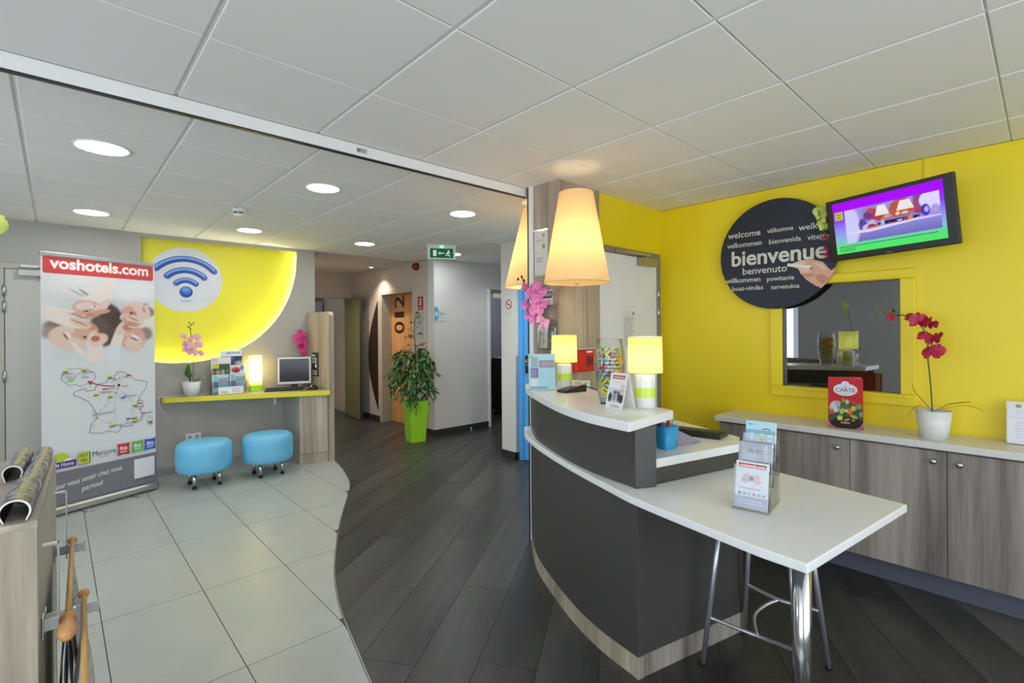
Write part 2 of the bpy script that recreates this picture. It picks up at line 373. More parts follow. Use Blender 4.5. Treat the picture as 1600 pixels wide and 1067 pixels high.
class Ink:
    """flat print in a sheet's own (u, v) metres, every next shape a hair above the last"""

    def __init__(s, step=0.00012): s.v, s.f, s.c, s.l, s.step = [], [], [], 0, step

    def poly(s, pts, col, up=True):
        if up: s.l += 1
        k = len(s.v); s.v += [(p[0], p[1], s.l * s.step) for p in pts]; s.c += [col] * len(pts); s.f.append(list(range(k, k + len(pts)))); return s

    def rect(s, u0, v0, u1, v1, col): return s.poly([(u0, v0), (u1, v0), (u1, v1), (u0, v1)], col)

    def rrect(s, u0, v0, u1, v1, r, col):
        p = []
        for cu, cv, a0 in ((u1 - r, v0 + r, -90), (u1 - r, v1 - r, 0), (u0 + r, v1 - r, 90), (u0 + r, v0 + r, 180)):
            for k in range(5): a = math.radians(a0 + 22.5 * k); p.append((cu + r * math.cos(a), cv + r * math.sin(a)))
        return s.poly(p, col)

    def ell(s, cu, cv, ru, rv, col, rot=0.0, n=24):
        c, d = math.cos(rot), math.sin(rot)
        return s.poly([(cu + ru * math.cos(2 * PI * i / n) * c - rv * math.sin(2 * PI * i / n) * d, cv + ru * math.cos(2 * PI * i / n) * d + rv * math.sin(2 * PI * i / n) * c) for i in range(n)], col)

    def line(s, pts, w, col):
        s.l += 1
        for a, b in zip(pts, pts[1:]):
            a, b = Vector(a), Vector(b); t = (b - a)
            if t.length < 1e-9: continue
            t.normalize(); n = Vector((-t.y, t.x)) * w / 2; e = t * w * 0.3
            s.poly([a - n - e, b - n + e, b + n + e, a + n - e], col, False)
        return s

    def arc(s, cu, cv, r, w, a0, a1, col, n=24, round_=True):
        p = [(cu + (r + w / 2) * math.cos(a0 + (a1 - a0) * i / n), cv + (r + w / 2) * math.sin(a0 + (a1 - a0) * i / n)) for i in range(n + 1)]
        if round_:
            cx, cy = cu + r * math.cos(a1), cv + r * math.sin(a1)
            p += [(cx + w / 2 * math.cos(a1 + PI * k / 6), cy + w / 2 * math.sin(a1 + PI * k / 6)) for k in range(1, 6)]
        p += [(cu + (r - w / 2) * math.cos(a1 - (a1 - a0) * i / n), cv + (r - w / 2) * math.sin(a1 - (a1 - a0) * i / n)) for i in range(n + 1)]
        if round_:
            cx, cy = cu + r * math.cos(a0), cv + r * math.sin(a0)
            p += [(cx + w / 2 * math.cos(a0 + PI + PI * k / 6), cy + w / 2 * math.sin(a0 + PI + PI * k / 6)) for k in range(1, 6)]
        return s.poly(p, col)

    def text(s, st, u, v, w, col, h=None, bold=0.0, shear=0.0, rot=0.0, slope=0.0):
        """text from u, baseline v, w wide; h scales the em height (default: same scale as the width)"""
        V, F, x0, x1 = text_geo(st, bold, shear); k = w / max(x1 - x0, 1e-6); kh = h if h else k
        s.l += 1; n = len(s.v); c, d = math.cos(rot), math.sin(rot)
        for x, y in V:
            a, b = (x - x0) * k, y * kh; b += a * slope; s.v.append((u + a * c - b * d, v + a * d + b * c, s.l * s.step)); s.c.append(col)
        for f in F: s.f.append([n + i for i in f])
        return s

    def scribble(s, u0, v0, u1, v1, rows, col, seed=0, fill=0.5, q=(0.05, 0.16)):
        """tiny unreadable print: rows of short dashes"""
        r = random.Random(seed); s.l += 1; dh = (v1 - v0) / rows
        for i in range(rows):
            u = u0; end = u1 - r.random() * 0.25 * (u1 - u0); v = v1 - (i + 1) * dh
            while u < end:
                w = (u1 - u0) * r.uniform(*q); w = min(w, end - u)
                s.poly([(u, v + dh * 0.25), (u + w, v + dh * 0.25), (u + w, v + dh * (0.25 + fill)), (u, v + dh * (0.25 + fill))], col, False); u += w + (u1 - u0) * min(0.02, q[0] * 0.5)
        return s

    def paint(s, u0, v0, u1, v1, nu, nv, fn):
        """a photograph: soft colours fn(a, b) on a fine grid, a and b from 0 to 1"""
        s.l += 1; k = len(s.v)
        for j in range(nv + 1):
            for i in range(nu + 1):
                a, b = i / nu, j / nv; s.v.append((u0 + (u1 - u0) * a, v0 + (v1 - v0) * b, s.l * s.step)); s.c.append(fn(a, b))
        for j in range(nv):
            for i in range(nu): q = k + j * (nu + 1) + i; s.f.append([q, q + 1, q + nu + 2, q + nu + 1])
        return s

    def build(s, parent, origin=(0, 0, 0), u=(1, 0, 0), v=(0, 0, 1), name='print', mat=None, n=None):
        u, v, o0 = Vector(u), Vector(v), Vector(origin); nn = u.cross(v).normalized()
        me = bpy.data.meshes.new(name); me.from_pydata([tuple(o0 + u * p[0] + v * p[1] + nn * (p[2] + 0.0004)) for p in s.v], [], s.f)
        at = me.color_attributes.new('ink', 'FLOAT_COLOR', 'POINT')
        at.data.foreach_set('color', [x for c in s.c for x in (c[0], c[1], c[2], 1.0)])
        me.materials.append(mat or INK); me.update()
        ob = bpy.data.objects.new(name, me); COL.objects.link(ob)
        if parent is not None: ob.parent = parent
        return ob


def mix(a, b, t): t = max(0, min(1, t)); return tuple(x + (y - x) * t for x, y in zip(a, b))


def soft(blobs, base, crisp=1.0, least=0.0):
    """painter: blobs are (cu, cv, ru, rv, rot, colour, softness)"""
    pre = [(cu, cv, max(ru, least), max(rv, least), math.cos(r), math.sin(r), c, sf * crisp) for cu, cv, ru, rv, r, c, sf in blobs]

    def fn(a, b):
        col = base(a, b) if callable(base) else base
        for cu, cv, ru, rv, c, d, cc, sf in pre:
            x, y = a - cu, b - cv; p, q = (x * c + y * d) / ru, (-x * d + y * c) / rv
            r = math.sqrt(p * p + q * q)
            if r < 1: col = mix(col, cc, (1 - r) / sf)
        return col
    return fn


# ------------------------------------------------------------------ floor
H = 2.48
WAVE = [(2.36, 6.3), (2.33, 5.60), (2.305, 5.36), (2.235, 5.05), (2.132, 4.70), (2.06, 4.52), (1.876, 4.184), (1.68, 3.84), (1.503, 3.507), (1.341, 3.172),
        (1.233, 2.927), (1.12, 2.603), (1.058, 2.348), (1.01, 2.13), (0.968, 1.935), (0.93, 1.70), (0.90, 1.4), (0.88, 0.9), (0.88, -2.4)]
WAVES = catmull([(x, y, 0) for x, y in WAVE], 5)


def wave_x(y):
    for a, b in zip(WAVES, WAVES[1:]):
        if a[1] >= y >= b[1]:
            t = (a[1] - y) / max(a[1] - b[1], 1e-9); return a[0] + (b[0] - a[0]) * t
    return WAVES[0][0] if y > WAVES[0][1] else WAVES[-1][0]


floor = struct('floor', MB().box(-2.5, 6.5, -2.5, 10.0, -0.12, -0.003), [GROUT])
ca, sa = math.cos(math.radians(35)), math.sin(math.radians(35))
PW, PLN = 0.265, 1.32
plank_mesh = {}


def plank_at(a0, a1, d):
    key = round(a1 - a0, 3)
    if key not in plank_mesh:
        mb = MB(); g = 0.0012; L = (a1 - a0) / 2
        mb.box(-L + g, L - g, -PW / 2 + g, PW / 2 - g, -0.004, 0.0)
        o = mb.build('plank', PLANK, floor); plank_mesh[key] = o.data
        # lay the grain along the plank: object space is the plank's own
    else:
        o = bpy.data.objects.new('plank', plank_mesh[key]); COL.objects.link(o); o.parent = floor
    ac = (a0 + a1) / 2; dc = d
    o.location = (ac * ca - dc * sa, ac * sa + dc * ca, 0); o.rotation_euler = (0, 0, math.radians(35))


PLANKR = wood('dark vinyl plank grain', (0.016, 0.0165, 0.015), (0.066, 0.067, 0.059), 'X', 11, 0.36, 0.10, (0.33, 0.70), island=True)
PLANK = PLANKR
npl = 0
for k in range(-14, 36):
    d = 0.892 + PW * (k + 0.5)
    off = (k * 0.47) % 1.0 * PLN
    for j in range(-4, 9):
        a0 = j * PLN + off - 0.6; ac = a0 + PLN / 2
        x, y = ac * ca - d * sa, ac * sa + d * ca
        if y < 0.0 or y > 9.0 or x > 6.0: continue
        ex = max(x, x + 0.62 * ca, x - 0.62 * ca)
        if ex < wave_x(min(max(y + 0.3, -1), 6.2)) - 0.15: continue
        if y > 6.4 and (x < 1.6 or x > 4.2): continue
        if x > 4.6 and y < 3.8: continue
        plank_at(a0, a0 + PLN, d); npl += 1

GX, GY, TX, TY = 0.447, 0.874, 0.614, 3.279
for i in range(-7, 5):
    for j in range(-4, 4):
        x0, x1, y0, y1 = TX + i * GX, TX + (i + 1) * GX, TY + j * GY, TY + (j + 1) * GY
        y1 = min(y1, 6.18)
        if x0 < -1.5 or y1 <= y0 or (x0 < -0.6 and y0 < 3): continue
        g = 0.002; n = 14 if x1 > min(wave_x(y0), wave_x(y1), wave_x((y0 + y1) / 2)) else 1
        ys = [y0 + g + (y1 - y0 - 2 * g) * k / n for k in range(n + 1)]
        rx = [(min(x1 - g, wave_x(y) - 0.006), y) for y in ys]
        rx = [(x, y) for x, y in rx if x > x0 + g + 0.004]
        if len(rx) < 2: continue
        mb = MB().prism([(x0 + g, rx[0][1])] + rx + [(x0 + g, rx[-1][1])], -0.003, 0.003)
        mb.build('floor_tile', TILE, floor)
tr = MB(); tr.tube([(x, y, 0.0018) for x, y, _ in WAVES if y < 5.6 and y > -0.5], 0.0035, 6); tr.build('floor_trim', STEEL, floor)

# ------------------------------------------------------------------ ceiling
ceiling = struct('ceiling', MB().box(-2.5, 6.5, -2.5, 10.0, H + 0.008, H + 0.12), [CEILBAR])


def ctile(x0, x1, y0, y1):
    if x1 - x0 < 0.03 or y1 - y0 < 0.03: return
    MB().box(x0 + 0.009, x1 - 0.009, y0 + 0.0035, y1 - 0.0035, H, H + 0.008).build('ceiling_tile', CEILM, ceiling, bevel=0.002, seg=1)


for i in range(-5, 7):
    for j in range(-7, 2):
        ctile(max(0.381 + 0.6 * i, -2.4), min(0.381 + 0.6 * (i + 1), 3.8), 1.928 + 0.6 * j, min(1.928 + 0.6 * (j + 1), 2.505))
for i in range(-4, 10):
    for j in range(-1, 6):
        x0, x1, y0, y1 = -0.117 + 0.6 * i, -0.117 + 0.6 * (i + 1), 3.141 + 0.6 * j, 3.141 + 0.6 * (j + 1)
        y0 = max(y0, 2.532); y1 = min(y1, 6.20 if x1 < 3.9 else 5.80)
        ctile(max(x0, -2.4), min(x1, 6.3), y0, y1)
MB().box(2.3, 4.1, 6.205, 9.9, H - 0.004, H + 0.008).build('plaster_panel', PLASTER, ceiling)

# partition track on the ceiling and its end post
rail = struct('trim_1', MB().box(-2.4, 2.47, 2.505, 2.535, 2.420, H), [WHITE], bevel=0.002)
MB().box(-2.4, 2.47, 2.510, 2.534, 2.414, 2.420).build('rubber_seal', BLACK, rail)
ik = Ink(); ik.rect(0, 0, 0.06, 0.026, S('#b9b5ac')); ik.rect(0.004, 0.004, 0.02, 0.02, S('#6b6b70')); ik.scribble(0.022, 0.003, 0.057, 0.023, 3, S('#77757a'), 3)
ik.build(rail, (1.19, 2.5045, 2.437), (1, 0, 0), (0, 0, 1))
post = struct('trim_2', MB().box(2.446, 2.474, 2.432, 2.470, 0.0, 2.48), [WHITE], bevel=0.002)
MB().box(2.446, 2.474, 2.470, 2.483, 0.0, 2.48).build('rubber_seal', BLACK, post)

# ------------------------------------------------------------------ walls
# grey wall with a rounded cut-out in front of a lit yellow recess
YB = 6.18
HX0, HX1, HTOP = 0.637, 2.162, 2.44


def arc_z(x):
    t = abs(x - 0.98) / 1.18
    return 2.41 - 1.255 * max(0.0, 1 - min(t, 1.0) ** 2.1) ** (1 / 2.1)


wb_ = MB()
wb_.box(-2.4, HX0, YB, YB + 0.016, 0, H); wb_.box(HX1, 2.375, YB, YB + 0.016, 0, H)
NX = 60; xs = [HX0 + (HX1 - HX0) * (1 - (1 - i / NX) ** 1.7) for i in range(NX + 1)]
for a, b in zip(xs, xs[1:]):
    za, zb = arc_z(a), min(arc_z(b), HTOP - 0.001)
    wb_.add([(a, YB, 0), (b, YB, 0), (b, YB, zb), (a, YB, za), (a, YB + 0.016, 0), (b, YB + 0.016, 0), (b, YB + 0.016, zb), (a, YB + 0.016, za)],
            [(0, 1, 2, 3), (7, 6, 5, 4), (3, 2, 6, 7)])
wb_.box(HX0, HX1, YB, YB + 0.016, HTOP, H)
wall_back = struct('wall_back', wb_, [GREYWALL])
MB().box(-2.4, 2.354, YB + 0.062, YB + 0.2, 0, H).build('recess_panel', LEMON, wall_back)
MB().box(2.355, 2.375, YB + 0.0165, YB + 0.2, 0, H).build('end_cap', GREYWALL, wall_back)
pts = []
for i in range(61):
    t = i / 60 * PI / 2 * 1.02
    pts.append((0.98 + (1.18 + 0.028) * math.sin(t) ** (2 / 2.1) if t < PI / 2 else 0.98 + 1.208, YB + 0.03, 2.41 - (1.255 + 0.028) * max(0.0, math.cos(t)) ** (2 / 2.1)))
pts = [(HX0, YB + 0.03, pts[0][2] + 0.02)] + pts
MB().tube(pts, 0.006, 5).build('led_strip', LED, wall_back)
MB().box(1.53, 2.27, YB - 0.008, YB, 0.0, 0.77).build('wall_panel', GREYWALL, wall_back)
struct('baseboard_back', MB().box(0.56, 1.53, YB - 0.012, YB, 0, 0.085), [pm('grey skirting', (0.27, 0.27, 0.28), 0.5)], bevel=0.002)

# corridor
struct('wall_hall_left', MB().box(2.24, 2.375, YB + 0.2, 10.0, 0, H), [HALLWALL])
we = struct('wall_hall_end', MB().box(2.36, 2.62, 8.4, 8.55, 0, 2.05).box(2.36, 3.88, 8.4, 8.55, 2.05, H), [HALLWALL])
struct('wall_hall_far', MB().box(2.36, 3.9, 9.7, 9.8, 0, H), [BLUEGREY])
MB().box(2.36, 3.33, 9.62, 9.7, 0, 2.2).build('wall_panel', HALLWALL, we)
wr = MB().box(3.88, 4.08, 5.95, 6.35, 0, H).box(3.88, 4.08, 7.30, 10.0, 0, H).box(3.88, 4.08, 6.35, 7.30, 2.06, H)
wall_hr = struct('wall_hall_right', wr, [HALLWALL])
struct('baseboard_hall', MB().box(3.868, 3.88, 7.36, 8.4, 0, 0.09).box(3.868, 3.88, 5.80, 6.31, 0, 0.09), [DARKBASE])
wl = MB().box(3.88, 4.87, 5.80, 5.95, 0, H).box(4.87, 5.77, 5.80, 5.95, 2.06, H).box(5.77, 6.4, 5.80, 5.95, 0, H)
struct('wall_light', wl, [WHITEWALL])
bl = struct('baseboard_light', MB().box(3.88, 4.86, 5.788, 5.80, 0, 0.09), [DARKBASE])
stopper = thing('door_stop', 'small steel door stop on dark skirting of pale corridor wall', 'door stop', (4.48, 5.75, 0))
MB().cyl((0, 0, 0), (0, 0, 0.012), 0.022).build('base', STEEL, stopper); MB().cyl((0, 0, 0.012), (0, 0, 0.05), 0.012).build('bumper', STEEL, stopper)
struct('wall_passage', MB().box(3.83, 6.4, 4.09, 4.33, 0, H), [WHITEWALL])
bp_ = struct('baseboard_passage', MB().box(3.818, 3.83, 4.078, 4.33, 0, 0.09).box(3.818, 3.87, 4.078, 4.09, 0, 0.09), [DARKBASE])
MB().box(3.832, 3.868, 4.087, 4.09, 0.09, 1.18).build('painted_reflection', pm('painted blue reflection', (0.24, 0.33, 0.50), 0.4), bp_)  # blue strip stands in for a reflection on the white wall return
struct('wall_beyond_column', MB().box(3.92, 4.1, 2.43, 4.09, 0, H), [WHITEWALL])
struct('wall_store', MB().box(4.08, 6.4, 7.2, 7.3, 0, H), [pm('store wall', (0.30, 0.31, 0.42), 0.6)])
for lx, ly, pw in ((5.3, 6.3, 9), (3.1, 9.1, 2.5)):  # unseen point lights added to brighten the store and the corridor's end room
    d_ = bpy.data.lights.new('added_room_light', 'POINT'); d_.energy = pw; d_.shadow_soft_size = 0.12; o_ = bpy.data.objects.new('added_room_light', d_); COL.objects.link(o_); o_.location = (lx, ly, 2.3)
# yellow walls and the oak-clad wall end
struct('wall_yellow_back', MB().box(2.90, 3.80, 2.235, 2.43, 0, H), [YELLOW])
struct('wall_column', MB().box(2.46, 2.90, 2.20, 2.43, 0, H), [OAK])
WY0, WY1, WZ0, WZ1 = 0.61, 1.277, 1.07, 1.775
wy = MB().box(3.8, 3.92, -2.4, WY0, 0, H).box(3.8, 3.92, WY1, 2.43, 0, H).box(3.8, 3.92, WY0, WY1, 0, WZ0).box(3.8, 3.92, WY0, WY1, WZ1, H)
wall_right = struct('wall_right', wy, [YELLOW])
MB().box(3.792, 3.80, 0.484, 0.494, 2.28, H).build('cable_cover', YELLOW, wall_right)
# room behind the interior window
struct('wall_office', MB().box(5.6, 5.7, -2.4, 4.09, 0, H), [pm('office wall', (0.30, 0.30, 0.29), 0.7)])
# shell behind the camera, with the openings the daylight comes through
struct('wall_left', MB().box(-2.5, -2.4, -2.5, -1.25, 0, H).box(-2.5, -2.4, -1.25, 1.35, 0, 0.35).box(-2.5, -2.4, -1.25, 1.35, 2.4, H).box(-2.5, -2.4, 1.35, 3.12, 0, H)
       .box(-2.5, -2.4, 3.12, 4.1, 0, 0.3).box(-2.5, -2.4, 3.12, 4.1, 2.3, H).box(-2.5, -2.4, 4.1, 6.4, 0, H), [WHITEWALL])
struct('wall_rear', MB().box(-2.5, -1.6, -2.5, -2.4, 0, H).box(-1.6, 2.8, -2.5, -2.4, 0, 0.35).box(-1.6, 2.8, -2.5, -2.4, 2.42, H).box(2.8, 4.0, -2.5, -2.4, 0, H), [WHITEWALL])
struct('wall_outer_right', MB().box(6.4, 6.5, -2.5, 10, 0, H), [WHITEWALL])
struct('wall_outer_end', MB().box(-2.5, 6.5, 10, 10.1, 0, H), [HALLWALL])

# interior window in the yellow wall
win = bpy.data.objects.new('window_1', None); COL.objects.link(win); win['kind'] = 'structure'
for nm, b_ in (('frame_rail', (3.775, 3.80, 0.535, 1.355, WZ1, 1.835)), ('frame_rail', (3.775, 3.80, 0.535, 1.355, 1.0, WZ0)),
               ('frame_stile', (3.775, 3.80, 0.535, WY0, WZ0, WZ1)), ('frame_stile', (3.775, 3.80, WY1, 1.355, WZ0, WZ1))):
    MB().box(*b_).build(nm, YELLOW, win, bevel=0.006)
for b_ in ((3.78, 3.80, 0.575, 1.315, WZ1 + 0.005, WZ1 + 0.02), (3.78, 3.80, 0.575, 1.315, WZ0 - 0.02, WZ0 - 0.005)):
    MB().box(b_[0] - 0.012, b_[1], *b_[2:]).build('glazing_bead', YELLOW, win, bevel=0.004)
MB().box(3.83, 3.836, WY0, WY1, WZ0, WZ1).build('pane', DARKGLASS, win)
MB().box(3.80, 3.80 + 0.11, WY0, WY0 + 0.004, WZ0, WZ1).box(3.80, 3.91, WY1 - 0.004, WY1, WZ0, WZ1).build('reveal', BLACK, win)


# ------------------------------------------------------------------ doors
def hinge(parent, x, y, z, h=0.09): return MB().cyl((x, y, z), (x, y, z + h), 0.011, 10).build('hinge', STEEL, parent)


# white door in the yellow wall, with closer and notice
d1 = bpy.data.objects.new('door_1', None); COL.objects.link(d1); d1['kind'] = 'structure'; d1.location = (0, 2.235, 0)
MB().box(2.91, 3.735, -0.035, 0, 2.055, 2.10).build('frame_head', FRAMEM, d1, bevel=0.004)
MB().box(3.70, 3.735, -0.035, 0, 0, 2.055).build('frame_jamb', FRAMEM, d1, bevel=0.004)
leaf1 = MB().box(2.905, 3.698, -0.018, -0.001, 0.01, 2.052).build('door_leaf', WHITEDOOR, d1, bevel=0.002)
for z in (1.72, 1.57, 1.16, 0.5): hinge(d1, 3.70, -0.034, z)
MB().box(3.40, 3.63, -0.075, -0.018, 1.985, 2.045).build('door_closer', pm('brass closer', (0.36, 0.33, 0.16), 0.35, 0.4), d1, bevel=0.004)
MB().box(3.08, 3.55, -0.055, -0.035, 2.062, 2.082).cyl((3.50, -0.05, 2.03), (3.50, -0.05, 2.07), 0.010).build('closer_arm', STEEL, d1)
ik = Ink(); ik.rect(0, 0, 0.17, 0.30, S('#e7e5e6')); ik.ell(0.145, 0.275, 0.012, 0.014, S('#7a7a88')); ik.scribble(0.02, 0.02, 0.15, 0.25, 16, S('#a7a6ba'), 1, 0.4)
ik.build(d1, (3.205, -0.0184, 1.325), (1, 0, 0), (0, 0, 1), 'notice')

# pale door behind the banner
d2 = bpy.data.objects.new('door_2', None); COL.objects.link(d2); d2['kind'] = 'structure'; d2.location = (0, YB, 0)
MB().box(-0.40, 0.66, -0.03, 0, 2.045, 2.095).build('frame_head', BEIGE, d2, bevel=0.003)
MB().box(-0.40, -0.325, -0.03, 0, 0, 2.045).build('frame_jamb', BEIGE, d2, bevel=0.003)
MB().box(0.60, 0.66, -0.03, 0, 0, 2.045).build('frame_jamb', BEIGE, d2, bevel=0.003)
MB().box(-0.32, 0.60, -0.02, -0.001, 0.01, 2.04).build('door_leaf', GREYDOOR, d2, bevel=0.002)
for z in (1.80, 1.66, 1.05, 0.2): hinge(d2, -0.325, -0.035, z, 0.1)
MB().box(-0.235, 0.06, -0.07, -0.02, 1.985, 2.04).build('door_closer', pm('silver closer', (0.50, 0.50, 0.48), 0.4, 0.4), d2, bevel=0.004)
MB().box(-0.22, 0.20, -0.062, -0.045, 2.062, 2.08).cyl((-0.10, -0.055, 1.97), (-0.10, -0.055, 2.07), 0.010).build('closer_arm', STEEL, d2)

# room door with the number 012
d3 = bpy.data.objects.new('door_3', None); COL.objects.link(d3); d3['kind'] = 'structure'
MB().box(4.04, 4.07, 6.37, 7.285, 0.005, 2.05).build('door_leaf', ORANGEWOOD, d3, bevel=0.002)
MB().box(3.868, 4.06, 7.285, 7.36, 0, 2.115).build('frame_jamb', BEIGE, d3, bevel=0.004)
MB().box(3.868, 4.06, 6.30, 6.365, 0, 2.115).build('frame_jamb', BEIGE, d3, bevel=0.004)
MB().box(3.868, 4.06, 6.365, 7.285, 2.05, 2.115).build('frame_head', BEIGE, d3, bevel=0.004)
for q in (('0', 0, 0.17), ('1', 0.225, 0.085), ('2', 0.36, 0.18)): Ink().text(q[0], q[1], 0, q[2], S('#1d100b'), 0.42, 0.012).build(d3, (4.0398, 6.88, 1.43), (0, 0, 1.12), (0, 1, 0), 'lettering')
h3 = MB().box(4.025, 4.04, 7.10, 7.15, 0.93, 1.16).build('lock_plate', STEEL, d3, bevel=0.003)
MB().cyl((4.03, 7.12, 1.02), (3.985, 7.12, 1.02), 0.011).cyl((3.985, 7.13, 1.02), (3.985, 7.0, 1.02), 0.010).build('door_handle', STEEL, d3)
MB().cyl((4.03, 7.125, 1.12), (4.005, 7.125, 1.12), 0.022).build('lock_knob', STEEL, d3)

# open olive door at the corridor's end
d4 = bpy.data.objects.new('door_4', None); COL.objects.link(d4); d4['kind'] = 'structure'; d4.location = (3.735, 7.70, 0); d4.rotation_euler = (0, 0, math.atan2(0.72, 0.065))
MB().box(0, 0.72, 0, 0.045, 0.008, 2.04).build('door_leaf', OLIVE, d4, bevel=0.002)
MB().box(-0.003, 0.0, 0.0, 0.045, 0.008, 2.04).build('edge_strip', DARKBASE, d4)
MB().box(0.04, 0.13, 0.045, 0.05, 1.985, 2.02).build('fire_tag', RED, d4)
d5 = bpy.data.objects.new('door_5', None); COL.objects.link(d5); d5['kind'] = 'structure'; d5.location = (3.34, 9.66, 0)
MB().box(0, 0.5, -0.04, 0.02, 0, 2.05).build('door_leaf', pm('pale blue door', (0.42, 0.42, 0.52), 0.5), d5)
for z in (1.78, 1.55, 0.72): MB().box(-0.05, 0.03, -0.06, -0.035, z, z + 0.1).build('hinge', BLACK, d5)
lit_floor = tag(MB().box(-0.24, 0.20, -0.25, 0.25, 0, 0.008).build('lit_floor_patch', pm('painted light patch', (0.5, 0.5, 0.3), 0.8)), 'painted light patch on the floor beyond the olive door', 'light patch'); lit_floor.location = (3.44, 8.95, 0)  # pale slab stands in for the patch of light on the floor

# blue door beside the oak-clad wall end
d6 = bpy.data.objects.new('door_6', None); COL.objects.link(d6); d6['kind'] = 'structure'
MB().box(3.87, 3.92, 4.03, 4.088, 0, 2.16).build('frame_jamb', BLUEDOOR, d6, bevel=0.004)
MB().box(3.87, 3.92, 3.05, 4.03, 2.10, 2.16).build('frame_head', BLUEDOOR, d6, bevel=0.004)
MB().box(3.895, 3.92, 3.11, 4.026, 0.008, 2.095).build('door_leaf', BLUEDOOR, d6, bevel=0.002)
MB().box(3.885, 3.895, 3.935, 3.995, 0.99, 1.19).build('lock_plate', BLACK, d6, bevel=0.003)
MB().cyl((3.886, 3.965, 1.12), (3.875, 3.965, 1.12), 0.015).build('lock_button', STEEL, d6)

# dark doorway in the pale wall
d7 = bpy.data.objects.new('door_7', None); COL.objects.link(d7); d7['kind'] = 'structure'
MB().box(4.85, 4.90, 5.785, 5.96, 0, 2.10).build('frame_jamb', WHITEDOOR, d7, bevel=0.004)
MB().box(4.90, 5.77, 5.785, 5.96, 2.05, 2.10).build('frame_head', FRAMEM, d7, bevel=0.004)
MB().box(4.95, 5.4, 5.76, 5.785, 1.97, 2.04).build('door_closer', WHITE, d7, bevel=0.004)
for z in (1.55, 0.95, 0.35): MB().cyl((4.905, 5.80, z), (4.905, 5.80, z + 0.09), 0.011).build('hinge', STEEL, d7)


# ------------------------------------------------------------------ reception counter
PANEL = catmull([(2.425, 2.44, 0), (2.28, 2.28, 0), (2.145, 2.100, 0), (2.005, 1.835, 0), (1.901, 1.603, 0), (1.835, 1.396, 0), (1.797, 1.177, 0)], 6)
PANEL = [(p[0], p[1]) for p in PANEL]
LOWF = [(p[0], p[1]) for p in catmull([(2.40, 2.475, 0), (2.24, 2.31, 0), (2.100, 2.085, 0), (1.975, 1.835, 0), (1.855, 1.560, 0), (1.752, 1.290, 0), (1.690, 1.113, 0), (1.622, 0.80, 0), (1.582, 0.60, 0)], 5)]
UPF = [(p[0], p[1]) for p in catmull([(2.372, 2.435, 0), (2.195, 2.235, 0), (2.018, 1.965, 0), (1.888, 1.750, 0), (1.790, 1.562, 0), (1.712, 1.350, 0), (1.679, 1.133, 0)], 5)]
END0, END1 = Vector((1.797, 1.177)), Vector((2.469, 1.016))
ed = (END1 - END0).normalized(); en = Vector((-ed.y, ed.x))   # along the end panel; inward


def EP(t, d=0.0): p = END0 + ed * t + en * d; return (p.x, p.y)


ctr = thing('reception_counter', 'curved anthracite reception counter with white worktops on an oak plinth', 'counter')
MB().wallstrip(PANEL, 0.025, 0.094, 0.776).build('front_panel', ANTHRA, ctr, bevel=0.002)
MB().prism([EP(0), EP(0.690), EP(0.690, 0.025), EP(0.03, 0.025)], 0.094, 0.776).build('end_panel', ANTHRA, ctr, bevel=0.002)
MB().wallstrip([(x + 0.004, y + 0.002) for x, y in PANEL[:-1]] + [EP(0.0)], 0.03, 0.0, 0.0935).build('plinth', OAK, ctr)
MB().prism([EP(0.004, 0.002), EP(0.690, 0.002), EP(0.690, 0.03), EP(0.03, 0.03)], 0, 0.0935).build('plinth', OAKD, ctr)
inner = [(x + 0.10, y + 0.02) for x, y in PANEL[1:-1] if x + 0.10 < 2.44]
low = LOWF + [(1.572, 0.467), (2.375, 0.365), (2.486, 0.879), EP(0.69, 0.0), EP(0.69, 0.05), EP(0.14, 0.05)] + inner[::-1] + [(2.455, 2.19), (2.437, 2.45)]
MB().prism(low, 0.776, 0.806).build('worktop', SLAB, ctr, bevel=0.004)
up_panel = PANEL[:-1] + [(1.789, 1.179)]
MB().wallstrip(up_panel, 0.10, 0.8062, 1.066).build('upper_panel', ANTHRA, ctr, bevel=0.002)
MB().prism([EP(0.095, -0.001), EP(0.690, -0.001), EP(0.690, 0.03), EP(0.095, 0.03)], 0.8062, 0.878).build('desk_apron', ANTHRA, ctr, bevel=0.002)
MB().prism(UPF + [(2.071, 1.161), (2.12, 1.30), (2.22, 1.55), (2.38, 1.83), (2.56, 2.08), (2.60, 2.195), (2.455, 2.195), (2.455, 2.425)], 1.067, 1.107).build('upper_shelf', SLAB, ctr, bevel=0.004)
MB().prism([EP(0.097, -0.003), EP(0.66, -0.003), (2.60, 1.085), (2.83, 1.62), (2.98, 2.19), (2.46, 2.19)] + [(x + 0.13, y + 0.02) for x, y in PANEL[2:-1] if x + 0.13 < 2.45], 0.878, 0.917).build('inner_desk', SLAB, ctr, bevel=0.003)
MB().cyl((1.775, 0.545, 0.006), (1.775, 0.545, 0.776), 0.028, 28).lathe([(0.05, 0), (0.05, 0.006), (0.028, 0.008)], 24, (1.775, 0.545, 0)).build('table_leg', CHROME, ctr)
MB().prism([EP(0.60, 0.03), EP(0.62, 0.03), (2.90, 1.9), (2.88, 1.9)], 0.0, 0.877).build('desk_support', ANTHRA, ctr)

